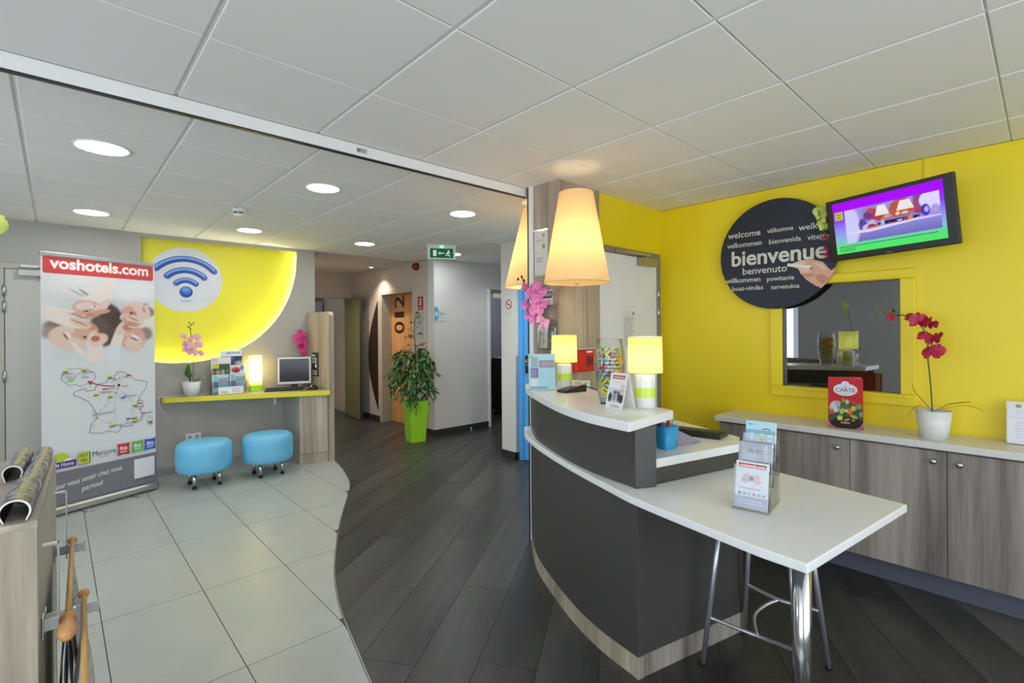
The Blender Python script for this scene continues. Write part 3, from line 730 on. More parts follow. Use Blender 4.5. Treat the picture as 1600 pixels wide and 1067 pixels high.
# sideboard along the yellow wall
sb = thing('sideboard', 'low grey oak sideboard with pale worktop along the yellow wall', 'sideboard', (3.63, 0, 0))
FX = -0.14
MB().box(-0.17, 0.168, -2.2, 1.62, 0.822, 0.86).build('worktop', SLABG, sb, bevel=0.003)
MB().box(FX + 0.022, 0.168, -2.2, 1.60, 0.135, 0.822).build('carcass', OAKD, sb)
MB().box(-0.052, 0.15, -2.2, 1.60, 0.0, 0.135).build('plinth', BLUEBASE, sb)
edges = [1.60, 1.25, 0.808, 0.368, -0.075, -0.52, -0.97, -1.5, -2.2]
knobs = {1: 0.869, 2: 0.422, 3: 0.316, 4: -0.46}
for i, (a, b) in enumerate(zip(edges, edges[1:])):
    d_ = MB().box(FX, FX + 0.019, b + 0.0018, a - 0.0018, 0.137, 0.808).build('door', OAKD, sb, bevel=0.001)
    d_.data.materials[0] = OAKD
    if i in knobs:
        MB().lathe([(0.004, 0), (0.005, 0.010), (0.014, 0.014), (0.016, 0.020), (0.012, 0.026), (0.004, 0.028)], 16).xform(
            Matrix.Translation((FX, knobs[i], 0.754)) @ Matrix.Rotation(-PI / 2, 4, 'Y')).build('knob', STEEL, d_)


# ------------------------------------------------------------------ lamps
def bulb(parent, loc, power, color, r=0.04):
    d = bpy.data.lights.new('bulb', 'POINT'); d.energy = power; d.color = color; d.shadow_soft_size = r
    o = bpy.data.objects.new('bulb', d); COL.objects.link(o); o.parent = parent; o.location = loc
    return o


def pendant(label, x, y, z0, z1, r0, r1, power, sa_, wx, wy):
    t = thing('pendant_lamp', label, 'lamp', (x, y, z0), 0, None)
    h = z1 - z0
    MB().lathe([(r0, 0), (r0 * 0.995, 0.004), (r1, h)], 40, cap0=False, cap1=False).build('shade', SHADE, t)
    MB().tube([(r0 * math.cos(k * PI / 20), r0 * math.sin(k * PI / 20), 0.002) for k in range(41)], 0.0025, 6, caps=False).build('shade_ring', SEAM if False else SHADE, t)
    MB().tube([(r0 * 1.003 * math.cos(sa_), r0 * 1.003 * math.sin(sa_), 0.004), (r1 * 1.01 * math.cos(sa_), r1 * 1.01 * math.sin(sa_), h - 0.002)], 0.0016, 5).build('seam', SEAM, t)
    MB().tube([(0, 0, h * 0.35), (0, 0, h * 0.80), (wx * 0.15, wy * 0.15, h * 0.86), (wx, wy, h * 0.86)], 0.007, 10).build('wall_arm', WHITE, t)
    MB().box(wx - 0.03, wx + 0.03, min(wy, wy * 0.96), max(wy, wy * 0.96), h * 0.80, h * 0.92).build('wall_plate', WHITE, t)
    MB().ball((0, 0, -0.004), 0.009, n=10).build('finial', pm('brass', (0.6, 0.35, 0.1), 0.3, 0.8), t)
    bulb(t, (0, 0, h * 0.42), power, (1.0, 0.69, 0.37), 0.095)
    return t


pendant('cream cone lampshade hanging in front of the oak wall end', 2.375, 1.978, 1.765, 2.325, 0.203, 0.105, 2.6, 1.2, 0.24, 0.221)
pendant('cream cone lampshade half hidden behind the oak wall end and white post', 2.785, 2.735, 1.812, 2.43, 0.245, 0.095, 3.2, PI + 1.15, 0.03, -0.303)


def table_lamp(label, x, y, z):
    t = thing('table_lamp', label, 'lamp', (x, y, z), 0, 'lime shaded lamps on the counter')
    MB().lathe([(0.046, 0), (0.048, 0.004), (0.048, 0.148), (0.046, 0.152)], 32).build('base', CERAMIC, t)
    MB().lathe([(0.0484, 0.050), (0.0484, 0.096)], 32, cap0=False, cap1=False).build('glaze_band', LIMEBAND, t)
    MB().cyl((0, 0, 0.152), (0, 0, 0.185), 0.007).build('stem', STEEL, t)
    MB().lathe([(0.081, 0.166), (0.079, 0.336)], 36, cap0=False, cap1=False).build('shade', SHADEG, t)
    MB().tube([(0.0795 * math.cos(k * PI / 16), 0.0795 * math.sin(k * PI / 16), 0.336) for k in range(33)], 0.0018, 6, caps=False).build('shade_ring', WHITE, t)
    bulb(t, (0, 0, 0.235), 0.62, (1.0, 0.90, 0.66), 0.03)


table_lamp('lime drum-shaded lamp on white banded base at the near end of the counter', 2.060, 1.300, 1.107)
table_lamp('lime drum-shaded lamp beside the red alarm box at the far end of the counter', 2.37, 2.08, 1.107)

dl = thing('desk_lamp', 'glowing white cylinder lamp on lime foot on the wall desk', 'lamp', (1.655, 6.05, 0.8104), -0.1)
MB().box(-0.06, 0.06, -0.05, 0.05, 0, 0.07).build('base', LIME, dl, bevel=0.004)
MB().cyl((0, 0, 0.07), (0, 0, 0.10), 0.01).build('stem', STEEL, dl)
MB().lathe([(0.066, 0.085), (0.066, 0.40)], 28, cap0=False, cap1=False).build('shade', SHADEY, dl)
bulb(dl, (0, 0, 0.24), 5, (1.0, 0.84, 0.42), 0.03)

# ceiling lights and other things on the ceiling
for k, (x, y, r, lb) in enumerate([(0.193, 3.471, 0.112, 'round recessed ceiling light nearest the white track above the pale tiles'),
                                   (0.228, 5.402, 0.112, 'round recessed ceiling light near the wall above the banner'),
                                   (1.385, 3.439, 0.105, 'round recessed ceiling light in the tile row behind the track label'),
                                   (1.42, 5.357, 0.105, 'round recessed ceiling light in front of the yellow wifi recess'),
                                   (2.627, 5.336, 0.105, 'round recessed ceiling light above the entrance of the dim corridor'),
                                   (2.583, 3.412, 0.105, 'round recessed ceiling light beside the half hidden cream pendant'),
                                   (3.86, 5.32, 0.105, 'round recessed ceiling light behind the exit sign')]):
    t = thing('ceiling_light', lb, 'ceiling light', (x, y, H), 0, 'recessed ceiling lights')
    MB().lathe([(r + 0.014, 0), (r + 0.012, -0.006), (r, -0.004), (r, 0)], 36, cap0=False, cap1=False).build('trim_ring', WHITE, t)
    MB().lathe([(0.0, -0.0005), (r, -0.0005)], 36, cap0=False, cap1=False, sm=False).build('diffuser', LAMP_DISC, t)
t = thing('spot_light', 'small warm spot in the corridor ceiling above the room door', 'spotlight', (3.66, 7.22, H - 0.004))
MB().lathe([(0.045, 0), (0.043, -0.006), (0.03, -0.004)], 24, cap0=False, cap1=False).build('trim_ring', STEEL, t)
MB().lathe([(0.0, -0.002), (0.03, -0.002)], 20, cap0=False, cap1=False).build('lens', SPOTM, t)
sd = bpy.data.lights.new('spot', 'SPOT'); sd.energy = 38; sd.color = (1, 0.86, 0.70); sd.spot_size = 1.9; sd.spot_blend = 0.7; sd.shadow_soft_size = 0.03
so = bpy.data.objects.new('spot', sd); COL.objects.link(so); so.parent = t; so.location = (0, 0, -0.012)
for nm_, lx, ly, pw, cc in (('spot_light', 2.70, 7.4, 105, (1, 0.86, 0.72)), ('ceiling_light', 3.30, 3.22, 85, (1, 0.98, 0.95)), ('ceiling_light', 4.9, 5.05, 22, (1, 0.98, 0.95))):  # lamps added out of view to brighten the hall, blue door and passage
    t = thing(nm_, {2.70: 'added warm fill spot in the corridor ceiling hidden by the grey wall end', 3.30: 'added round fill light in the ceiling hidden behind the oak wall end', 4.9: 'added unseen fill light in the side passage by the dark doorway'}[lx], 'ceiling light', (lx, ly, H if ly < 6 else H - 0.004))
    MB().lathe([(0.10, 0), (0.098, -0.006), (0.088, -0.004), (0.088, 0)], 24, cap0=False, cap1=False).build('trim_ring', WHITE, t)
    MB().lathe([(0.0, -0.002), (0.088, -0.002)], 24, cap0=False, cap1=False).build('diffuser', WHITE, t)
    sd = bpy.data.lights.new('spot', 'SPOT'); sd.energy = pw; sd.color = cc; sd.spot_size = 2.6; sd.spot_blend = 0.8; sd.shadow_soft_size = 0.08
    so = bpy.data.objects.new('spot', sd); COL.objects.link(so); so.parent = t; so.location = (0, 0, -0.012)
t = thing('smoke_detector', 'white square smoke detector on the tiled ceiling', 'smoke detector', (1.113, 4.484, H), 0.3)
MB().lathe([(0.055, 0), (0.055, -0.012), (0.048, -0.018)], 24).build('base', WHITE, t)
MB().lathe([(0.046, -0.018), (0.05, -0.045), (0.04, -0.06)], 8, sm=False).build('sensor_head', WHITE, t)
for a in (3.6, 4.4): MB().box(-0.016, 0.016, -0.003, 0.003, -0.040, -0.030).xform(Matrix.Rotation(a + PI / 2, 4, 'Z') @ Matrix.Translation((0, -0.0485, 0))).build('vent', BLACK, t)
ex = thing('exit_sign', 'green emergency exit sign hanging from the corridor ceiling', 'sign', (3.35, 4.84, H), -0.55)
MB().box(-0.17, 0.17, -0.025, 0.025, -0.022, 0).build('ceiling_bracket', WHITE, ex, bevel=0.004)
MB().box(-0.165, 0.165, -0.008, 0.008, -0.165, -0.022).build('sign_panel', WHITE, ex, bevel=0.002)
MB().box(-0.02, 0.02, -0.03, -0.02, -0.03, -0.015).build('indicator_led', GREENLED, ex)
g = S('#1f6b45'); w = S('#e8f3ea')
ik = Ink(); ik.rect(0, 0, 0.27, 0.11, g); ik.rect(0.035, 0.02, 0.075, 0.09, w)
ik.rect(0.115, 0.049, 0.165, 0.061, w); ik.poly([(0.118, 0.075), (0.118, 0.035), (0.093, 0.055)], w)
ik.ell(0.215, 0.083, 0.010, 0.010, w); ik.line([(0.220, 0.072), (0.206, 0.048), (0.218, 0.030), (0.235, 0.022)], 0.012, w); ik.line([(0.206, 0.048), (0.192, 0.030), (0.180, 0.028)], 0.010, w)
ik.line([(0.216, 0.068), (0.196, 0.064), (0.188, 0.050)], 0.008, w); ik.line([(0.218, 0.066), (0.236, 0.056)], 0.008, w)
ik.build(ex, (-0.135, -0.0082, -0.15), (1, 0, 0), (0, 0, 1), 'print', EXITM)

# ------------------------------------------------------------------ round welcome sign and TV on the yellow wall
R90 = -PI / 2
sg = thing('welcome_sign', 'round dark blue welcome board with chalk words in many languages', 'sign', (3.766, 1.31, 2.005), R90)
MB().lathe([(0.39, 0), (0.39, 0.012), (0.387, 0.015)], 72, sm=False).xform(Matrix.Rotation(PI / 2, 4, 'X')).build('board', pm('slate blue board', (0.013, 0.021, 0.040), 0.55, var=0.1, scale=3), sg)
for q in ((-0.2, 0.2), (0.2, 0.2), (-0.25, -0.1)): MB().cyl((q[0], 0, q[1]), (q[0], 0.034, q[1]), 0.012).build('spacer', STEEL, sg)
ch = S('#d9d6cc'); ik = []
for wd, u0, v0, u1, b_ in (('welcome', -0.331, 0.148, -0.095, 0.01), ('välkomna', -0.051, 0.153, 0.121, 0.008), ('welkom', 0.154, 0.140, 0.345, 0.01), ('velkommen', -0.337, 0.076, -0.087, 0.01),
                           ('bienvenida', -0.038, 0.072, 0.169, 0.008), ('vitejte', 0.208, 0.068, 0.335, 0.01), ('bienvenue', -0.304, -0.060, 0.325, 0.022), ('benvenuto', -0.224, -0.130, 0.079, 0.01),
                           ('willkommen', -0.348, -0.186, -0.098, 0.012), ('powitanie', -0.053, -0.190, 0.125, 0.010), ('boas-vindas', -0.300, -0.246, -0.080, 0.008), ('tervetuloa', -0.027, -0.250, 0.157, 0.010)):
    ik.append(Ink().text(wd, u0, v0, u1 - u0, ch, None if wd != 'bienvenue' else 0.155, b_))
skin, skin2, skin3 = S('#d9a88e'), S('#c48a70'), S('#e8c2ac')
hand = Ink()
hand.poly([(0.10, -0.085), (0.17, -0.062), (0.24, -0.066), (0.30, -0.09), (0.345, -0.15), (0.372, -0.13), (0.365, -0.16), (0.345, -0.19), (0.315, -0.235), (0.288, -0.262), (0.25, -0.24), (0.20, -0.20), (0.165, -0.155), (0.155, -0.125), (0.118, -0.104)], skin)
hand.poly([(0.10, -0.085), (0.165, -0.066), (0.20, -0.078), (0.196, -0.094), (0.15, -0.098), (0.112, -0.100)], skin3)
hand.poly([(0.150, -0.122), (0.190, -0.118), (0.222, -0.126), (0.232, -0.142), (0.20, -0.150), (0.165, -0.150)], skin3)
hand.poly([(0.16, -0.155), (0.205, -0.162), (0.24, -0.16), (0.25, -0.172), (0.215, -0.182), (0.18, -0.172)], skin2)
hand.poly([(0.24, -0.085), (0.295, -0.10), (0.33, -0.15), (0.30, -0.14), (0.262, -0.108)], skin3)
hand.poly([(0.25, -0.172), (0.30, -0.17), (0.335, -0.20), (0.30, -0.24), (0.27, -0.215)], skin2)
hand.line([(0.088, -0.088), (0.222, -0.116)], 0.022, S('#ece8de'))
hand.line([(0.222, -0.128), (0.236, -0.122)], 0.008, S('#4a3a36'))
hand.build(sg, (0, -0.0150, 0), (1, 0, 0), (0, 0, 1), 'print')
for q in ik: q.build(sg, (0, -0.0158, 0), (1, 0, 0), (0, 0, 1), 'lettering')

tv = thing('television', 'wall-mounted flat TV showing purple and green slide of a buffet', 'television', (3.58, 0.638, 2.10))
tv.rotation_euler = (0.138, -0.027, -PI / 2 - 0.248); tv.rotation_mode = 'XYZ'
TW, TH_ = 0.653, 0.382
MB().box(-TW / 2, TW / 2, 0, 0.03, -TH_ / 2, TH_ / 2).build('casing', BLACK, tv, bevel=0.005)
MB().box(-0.16, 0.16, 0.03, 0.05, -0.11, 0.11).build('back_cover', BLACK, tv, bevel=0.006)
MB().tube([(0.0, 0.05, 0), (0.02, 0.10, 0.0), (0.035, 0.185, 0.01)], 0.016, 10).box(-0.05, 0.05, 0.045, 0.056, -0.05, 0.05).build('wall_bracket', BLACK, tv)
pu, bl_, gr = S('#a010f0'), S('#8fa6e0'), S('#55e070')


def tvbg(a, b):
    if b > 0.66: return mix(S('#8a3cf0'), S('#a312f5'), (b - 0.66) / 0.2)
    if b > 0.36: return mix(S('#8fa0e6'), S('#8a3cf0'), (b - 0.36) / 0.3)
    if b > 0.10: return mix(S('#58dc78'), S('#8fa0e6'), (b - 0.10) / 0.26)
    return S('#4fe06a')


ik = Ink(); SW, SH = 0.565, 0.318
ik.paint(0, 0, SW, SH, 6, 24, tvbg)
lav = S('#b9b0ea'); red = S('#a83c50'); crm = S('#e4dfe0'); ora = S('#c9785c')
x0_, x1_, y0_, y1_ = 0.066, 0.545, 0.060, 0.262
pic = soft([(0.03, 0.5, 0.15, 0.7, 0, S('#c6c4f0'), 0.3), (0.33, 0.80, 0.15, 0.30, 0, S('#8f84c8'), 0.3), (0.36, 0.70, 0.09, 0.20, 0.2, S('#b03a4a'), 0.25), (0.27, 0.72, 0.06, 0.14, 0, S('#6a3f86'), 0.3), (0.30, 0.86, 0.05, 0.08, 0, S('#b8485a'), 0.3),
            (0.62, 0.74, 0.13, 0.30, 0, S('#b4574c'), 0.2), (0.80, 0.80, 0.06, 0.36, 0, S('#8d4b78'), 0.3), (0.93, 0.82, 0.13, 0.26, 0, S('#d6d0f4'), 0.15), (0.20, 0.48, 0.05, 0.20, 0, S('#5a449a'), 0.3), (0.24, 0.38, 0.05, 0.10, 0, S('#c9b6d8'), 0.3),
            (0.31, 0.46, 0.055, 0.11, 0, S('#c4b4dc'), 0.25), (0.30, 0.40, 0.05, 0.06, 0, S('#8c3f56'), 0.25), (0.29, 0.35, 0.06, 0.035, 0, S('#c4686c'), 0.25), (0.37, 0.38, 0.03, 0.05, 0, S('#c47a5a'), 0.3),
            (0.58, 0.43, 0.24, 0.06, 0.05, S('#241a3c'), 0.15), (0.56, 0.50, 0.26, 0.03, 0.05, S('#7f74c4'), 0.2), (0.47, 0.56, 0.065, 0.055, 0.05, S('#c4704e'), 0.2), (0.48, 0.59, 0.05, 0.02, 0.05, S('#e0b088'), 0.3), (0.585, 0.61, 0.025, 0.05, 0, S('#e2cf9a'), 0.25), (0.66, 0.60, 0.04, 0.04, 0, S('#d4c4b0'), 0.3), (0.76, 0.63, 0.07, 0.03, 0.1, S('#c43a4e'), 0.2), (0.78, 0.57, 0.06, 0.02, 0.1, S('#8e2f4c'), 0.25),
            (0.86, 0.56, 0.045, 0.17, 0, S('#4634b0'), 0.2), (0.87, 0.57, 0.022, 0.09, 0, S('#b4a8ec'), 0.3), (0.95, 0.56, 0.04, 0.12, 0, S('#a89cdc'), 0.3), (0.71, 0.44, 0.03, 0.07, 0, S('#d0854e'), 0.25), (0.42, 0.44, 0.025, 0.09, 0, S('#a8b8d8'), 0.3), (0.49, 0.38, 0.03, 0.04, 0, S('#5060c4'), 0.25), (0.545, 0.38, 0.03, 0.035, 0, S('#a02f40'), 0.25), (0.60, 0.42, 0.03, 0.025, 0, S('#d8d0e8'), 0.25), (0.66, 0.42, 0.02, 0.03, 0, S('#c4485c'), 0.25)],
           lambda a, b: mix(S('#6f69ba'), S('#a7a0e4'), b * 1.3) if b < 0.30 else S('#9a8fda'), 0.6)
ik.paint(x0_, y0_, x1_, y1_, 96, 54, pic)
ik.poly([(x0_, 0.118), (0.12, 0.112), (0.20, 0.108), (0.32, 0.118), (0.43, 0.128), (x1_, 0.130), (x1_, 0.137), (0.43, 0.138), (0.32, 0.134), (0.20, 0.126), (x0_, 0.130)], S('#d4cef4'))
for cx_, w0, w1, yb in ((0.268, 0.020, 0.036, 0.196), (0.385, 0.024, 0.042, 0.202)):
    ik.poly([(cx_ - w1, yb), (cx_ + w1, yb), (cx_ + w0, 0.252), (cx_ - w0, 0.252)], crm); ik.rect(cx_ - w1, yb - 0.004, cx_ + w1, yb, S('#d8cf7a'))
ik.rrect(0.010, 0.212, 0.056, 0.262, 0.004, S('#b9c63e')); ik.text('FIRST', 0.016, 0.238, 0.034, S('#6a7a30'), 0.022, 0.02); ik.text('INN', 0.020, 0.219, 0.026, S('#6a7a30'), 0.022, 0.02)
ik.scribble(0.02, 0.036, 0.62, 0.046, 1, S('#2c5a3a'), 5, 0.5, (0.006, 0.022)); ik.scribble(0.02, 0.012, 0.13, 0.034, 2, S('#2c5a3a'), 6, 0.4, (0.03, 0.09))
ik.build(tv, (-SW / 2 - 0.004, -0.0006, -SH / 2 + 0.008), (1, 0, 0), (0, 0, 1), 'screen', INKS)
ik = Ink(); ik.scribble(0, 0, 0.03, 0.007, 1, S('#9a9a9a'), 9, 0.7); ik.build(tv, (-0.015, -0.0006, -TH_ / 2 + 0.006), (1, 0, 0), (0, 0, 1), 'print')


# ------------------------------------------------------------------ flowers
def flower_mesh(name, petal, n=5, size=0.04):
    """moth orchid: three narrow sepals behind, two broad petals before them, a small lip"""
    mb = MB()
    for k, (ang, wide, ln, fwd) in enumerate(((90, 0.62, 1.0, 0.0), (218, 0.62, 1.0, 0.0), (322, 0.62, 1.0, 0.0), (18, 1.28, 1.05, -0.10), (162, 1.28, 1.05, -0.10))):
        M = Matrix.Rotation(-math.radians(ang), 4, 'Y')
        prof = [(0.03, 0.10), (0.25, 0.44 * wide), (0.5, 0.56 * wide), (0.78, 0.46 * wide), (0.95, 0.22 * wide), (1.02, 0.02)]
        vs = []
        for t, w_ in prof:
            y = size * (fwd + 0.22 * t * t - 0.04); e = -0.09 * size * math.sin(t * 5 + k)
            vs += [(t * size * ln, y + e, -w_ * size), (t * size * ln, y - 0.07 * size, 0), (t * size * ln, y + e * 0.6, w_ * size)]
        vs = [tuple(M @ Vector(p)) for p in vs]; fs = []
        for j in range(5): fs += [(3 * j, 3 * j + 1, 3 * j + 4, 3 * j + 3), (3 * j + 1, 3 * j + 2, 3 * j + 5, 3 * j + 4)]
        mb.add(vs, fs, 0, True)
    mb.ball((0, -0.16 * size, 0.0), 0.07 * size, 0.08 * size, 0.08 * size, 8, 0)
    mb.ball((0, -0.20 * size, -0.15 * size), 0.10 * size, 0.12 * size, 0.14 * size, 8, 1)
    me = mb.build(name, [petal, LIPS[petal.name]]); d = me.data; bpy.data.objects.remove(me)
    return d


LIPS = {'pink petal': pm('pink lip', (0.62, 0.18, 0.42), 0.5), 'magenta petal': pm('magenta lip', (0.85, 0.62, 0.30), 0.5), 'hot pink petal': pm('hot lip', (0.50, 0.02, 0.14), 0.5), 'crimson petal': pm('crimson lip', (0.30, 0.006, 0.03), 0.5), 'lime petal': pm('lime lip', (0.45, 0.50, 0.08), 0.5)}
FL = {k: flower_mesh('flower', m) for k, m in (('pink', PETAL_PINK), ('mag', PETAL_MAG), ('hot', PETAL_HOT), ('red', PETAL_RED), ('green', PETAL_GREEN))}


def add_flower(parent, kind, loc, s=1.0, yaw=0.0, pitch=0.0, roll=0.0):
    o = bpy.data.objects.new('flower', FL[kind]); COL.objects.link(o); o.parent = parent
    j = math.sin(loc[0] * 913 + loc[2] * 517) ; q = math.cos(loc[2] * 791 + loc[0] * 331)
    o.location = (loc[0], loc[1] + 0.012 * q, loc[2]); o.rotation_euler = (pitch + 0.35 * j, roll * 0.5 + 0.4 * q, yaw + 0.5 * j); o.scale = (s, s, s)
    return o


def strap_leaf(parent, pts, width, mat, name='leaf'):
    """a long leaf along a curve, folded a little along its midrib"""
    P = [Vector(p) for p in catmull(pts, 4)]; mb = MB(); n = len(P); vs = []
    for i, p in enumerate(P):
        t = i / (n - 1); tg = (P[min(i + 1, n - 1)] - P[max(i - 1, 0)]).normalized()
        side = tg.cross(Vector((0, 0, 1))); side = side.normalized() if side.length > 0.05 else Vector((1, 0, 0)); nr = side.cross(tg)
        w_ = width * (0.25 + 0.75 * math.sin(PI * min(1, 0.12 + t * 0.88)) ** 0.7) if t < 0.98 else 0.001
        vs += [tuple(p - side * w_ / 2 + nr * w_ * 0.12), tuple(p), tuple(p + side * w_ / 2 + nr * w_ * 0.12)]
    fs = []
    for i in range(n - 1): fs += [(3 * i, 3 * i + 1, 3 * i + 4, 3 * i + 3), (3 * i + 1, 3 * i + 2, 3 * i + 5, 3 * i + 4)]
    mb.add(vs, fs, 0, True); return mb.build(name, mat, parent)


def pot(parent, r0, r1, h, mat=CERAMIC):
    o = MB().lathe([(r0, 0), (r1, h), (r1 - 0.006, h), (r1 - 0.010, h * 0.86), (0.0, h * 0.86)], 28, cap1=False).build('pot', mat, parent)
    MB().lathe([(0, h * 0.87), (r1 - 0.011, h * 0.87)], 20, cap0=False, cap1=False, sm=False).build('soil', SOIL, parent)
    return o


# crimson orchid on the sideboard
t = thing('potted_orchid', 'crimson orchid on an arching stem in white pot on the sideboard', 'orchid', (3.60, 0.434, 0.86), R90)
pot(t, 0.062, 0.082, 0.155); zt = 0.155
stm = [(-0.005, 0, 0.13), (-0.012, 0, 0.30), (-0.024, 0, 0.46), (-0.026, 0, 0.57), (-0.075, -0.01, 0.655), (-0.15, -0.02, 0.695), (-0.225, -0.03, 0.715)]
MB().tube(catmull(stm, 5), 0.004, 7).build('flower_stem', STEM, t)
for (x, z, s_, yw, rl) in ((-0.002, 0.475, 1.15, 0.3, 0.2), (0.02, 0.49, 0.9, -0.5, 0.6), (0.015, 0.555, 1.15, -0.5, 0.1), (-0.03, 0.56, 1.0, 0.5, 0.5), (-0.06, 0.655, 1.2, 0.2, 0.3), (-0.03, 0.645, 1.0, -0.5, 0.9), (0.005, 0.63, 0.7, -0.3, 0.4), (-0.09, 0.665, 0.9, 0.6, 0.7), (-0.185, 0.682, 0.8, 0.7, 0.3)):
    add_flower(t, 'red', (x, -0.02, z), s_, yw, -0.25, rl)
for (x, z) in ((-0.205, 0.70), (-0.235, 0.70), (-0.255, 0.715), (-0.262, 0.728)): MB().ball((x, -0.03, z), 0.008, 0.008, 0.011, 8).build('bud', STEM, t)
strap_leaf(t, [(0, 0, zt - 0.01), (0.06, 0, zt + 0.035), (0.13, 0, zt + 0.055), (0.155, 0, zt + 0.06)], 0.026, LEAFD)
strap_leaf(t, [(0, 0.01, zt - 0.01), (0.09, 0.01, zt + 0.03), (0.16, 0, zt + 0.035), (0.205, -0.005, zt + 0.015)], 0.014, LEAFD)
strap_leaf(t, [(-0.005, 0, zt - 0.01), (-0.05, 0, zt + 0.05), (-0.085, 0, zt + 0.10), (-0.095, 0, zt + 0.15)], 0.018, LEAFD)
strap_leaf(t, [(-0.01, -0.01, zt - 0.01), (-0.05, -0.02, zt + 0.02), (-0.085, -0.03, zt), (-0.11, -0.035, zt - 0.045)], 0.014, LEAFD)

# magenta orchid at the counter's far tip
t = thing('potted_orchid', 'tall magenta orchid in white pot at the far tip of the counter', 'orchid', (2.385, 2.335, 1.107), -0.75)
pot(t, 0.030, 0.042, 0.135)
MB().tube(catmull([(0.0, 0, 0.10), (0.015, 0, 0.28), (0.02, 0, 0.40), (-0.03, -0.01, 0.55), (-0.075, -0.02, 0.66), (-0.10, -0.03, 0.72)], 5), 0.004, 7).build('flower_stem', STEM, t)
for (x, z, s_, yw, rl) in ((0.045, 0.405, 1.15, -0.3, 0.1), (0.025, 0.435, 0.95, 0.4, 0.3), (-0.045, 0.455, 1.1, 0.3, 0.8), (-0.005, 0.50, 1.25, 0.0, 0.4), (0.04, 0.535, 1.1, -0.4, 0.2), (-0.07, 0.53, 1.1, 0.5, 0.1), (0.0, 0.575, 1.1, 0.1, 0.6), (-0.04, 0.61, 1.15, 0.2, 0.3), (0.03, 0.625, 1.1, -0.3, 0.9), (-0.08, 0.655, 0.95, 0.5, 0.5), (-0.01, 0.66, 1.0, 0.0, 0.2)):
    add_flower(t, 'mag' if z > 0.45 else 'pink', (x, -0.02, z), s_, yw, -0.2, rl)
for (x, z) in ((-0.085, 0.70), (-0.10, 0.725), (-0.125, 0.71)): MB().ball((x, -0.03, z), 0.008, 0.008, 0.011, 8).build('bud', BROWN, t)
strap_leaf(t, [(0.0, 0, 0.13), (0.0, 0, 0.21), (0.01, 0, 0.28)], 0.035, LEAFL)
strap_leaf(t, [(-0.005, 0, 0.13), (-0.05, -0.02, 0.17), (-0.11, -0.03, 0.155)], 0.035, LEAFM)
strap_leaf(t, [(-0.005, -0.005, 0.13), (-0.045, -0.03, 0.15), (-0.09, -0.045, 0.12)], 0.03, LEAFM)
strap_leaf(t, [(0.01, 0, 0.13), (0.06, 0, 0.18), (0.10, 0.0, 0.19)], 0.03, LEAFM)

# pale pink orchid on the wall desk
t = thing('potted_orchid', 'pale pink orchid in white pot on the wall desk beside the leaflets', 'orchid', (1.045, 6.072, 0.8105), 0.15)
pot(t, 0.062, 0.088, 0.15)
MB().tube(catmull([(0.01, 0, 0.13), (0.02, 0, 0.30), (0.02, 0, 0.45), (0.0, 0, 0.62), (-0.015, 0, 0.74)], 5), 0.004, 7).build('flower_stem', STEM, t)
for (x, z, s_, yw, rl) in ((0.01, 0.455, 1.2, 0, 0.2), (-0.05, 0.475, 1.0, 0.4, 0.6), (0.085, 0.44, 0.8, -0.5, 1.2), (-0.02, 0.52, 1.1, 0.2, 0.1), (0.055, 0.53, 1.1, -0.3, 0.4), (-0.065, 0.545, 1.0, 0.5, 0.2), (-0.02, 0.585, 1.0, 0.2, 0.5), (0.045, 0.61, 1.1, -0.3, 0.3), (-0.075, 0.625, 0.9, 0.4, 0.7)):
    add_flower(t, 'pink', (x, -0.02, z), s_, yw, -0.2, rl)
for (x, z) in ((-0.01, 0.70), (-0.03, 0.72), (0.0, 0.745), (0.02, 0.76), (-0.02, 0.765)): MB().ball((x, -0.01, z), 0.008, 0.008, 0.012, 8).build('bud', STEM, t)
strap_leaf(t, [(-0.015, 0, 0.13), (-0.03, 0, 0.22), (-0.025, -0.01, 0.34)], 0.075, LEAFM)
strap_leaf(t, [(0.01, 0, 0.13), (0.07, 0, 0.165), (0.13, 0, 0.16)], 0.03, LEAFD)
strap_leaf(t, [(0.01, 0.01, 0.13), (0.07, 0.01, 0.18), (0.115, 0, 0.22), (0.135, 0, 0.24)], 0.018, LEAFM)

# hot pink orchid behind the monitor
t = thing('potted_orchid', 'hot pink orchid drooping in a slim white pot behind the monitor', 'orchid', (2.176, 6.120, 0.8105), -0.3)
pot(t, 0.03, 0.045, 0.14)
MB().tube(catmull([(0.0, 0, 0.12), (0.01, 0, 0.35), (0.0, 0, 0.52), (-0.02, 0, 0.64)], 5), 0.004, 7).build('flower_stem', STEM, t)
for (x, z, s_, yw, rl) in ((0.03, 0.40, 0.9, -0.2, 0.2), (0.02, 0.445, 1.0, 0.1, 0.5), (0.0, 0.49, 1.1, 0.3, 0.1), (0.04, 0.515, 1.0, -0.4, 0.8), (-0.04, 0.53, 1.0, 0.5, 0.3), (0.01, 0.57, 1.15, 0.0, 0.6), (-0.045, 0.60, 1.0, 0.4, 0.2), (0.03, 0.62, 1.0, -0.3, 0.4), (-0.01, 0.655, 0.9, 0.1, 0.9)):
    add_flower(t, 'hot', (x, -0.02, z), s_, yw, -0.2, rl)
strap_leaf(t, [(0.0, 0, 0.12), (0.0, 0, 0.24), (0.02, -0.01, 0.30)], 0.05, LEAFD)

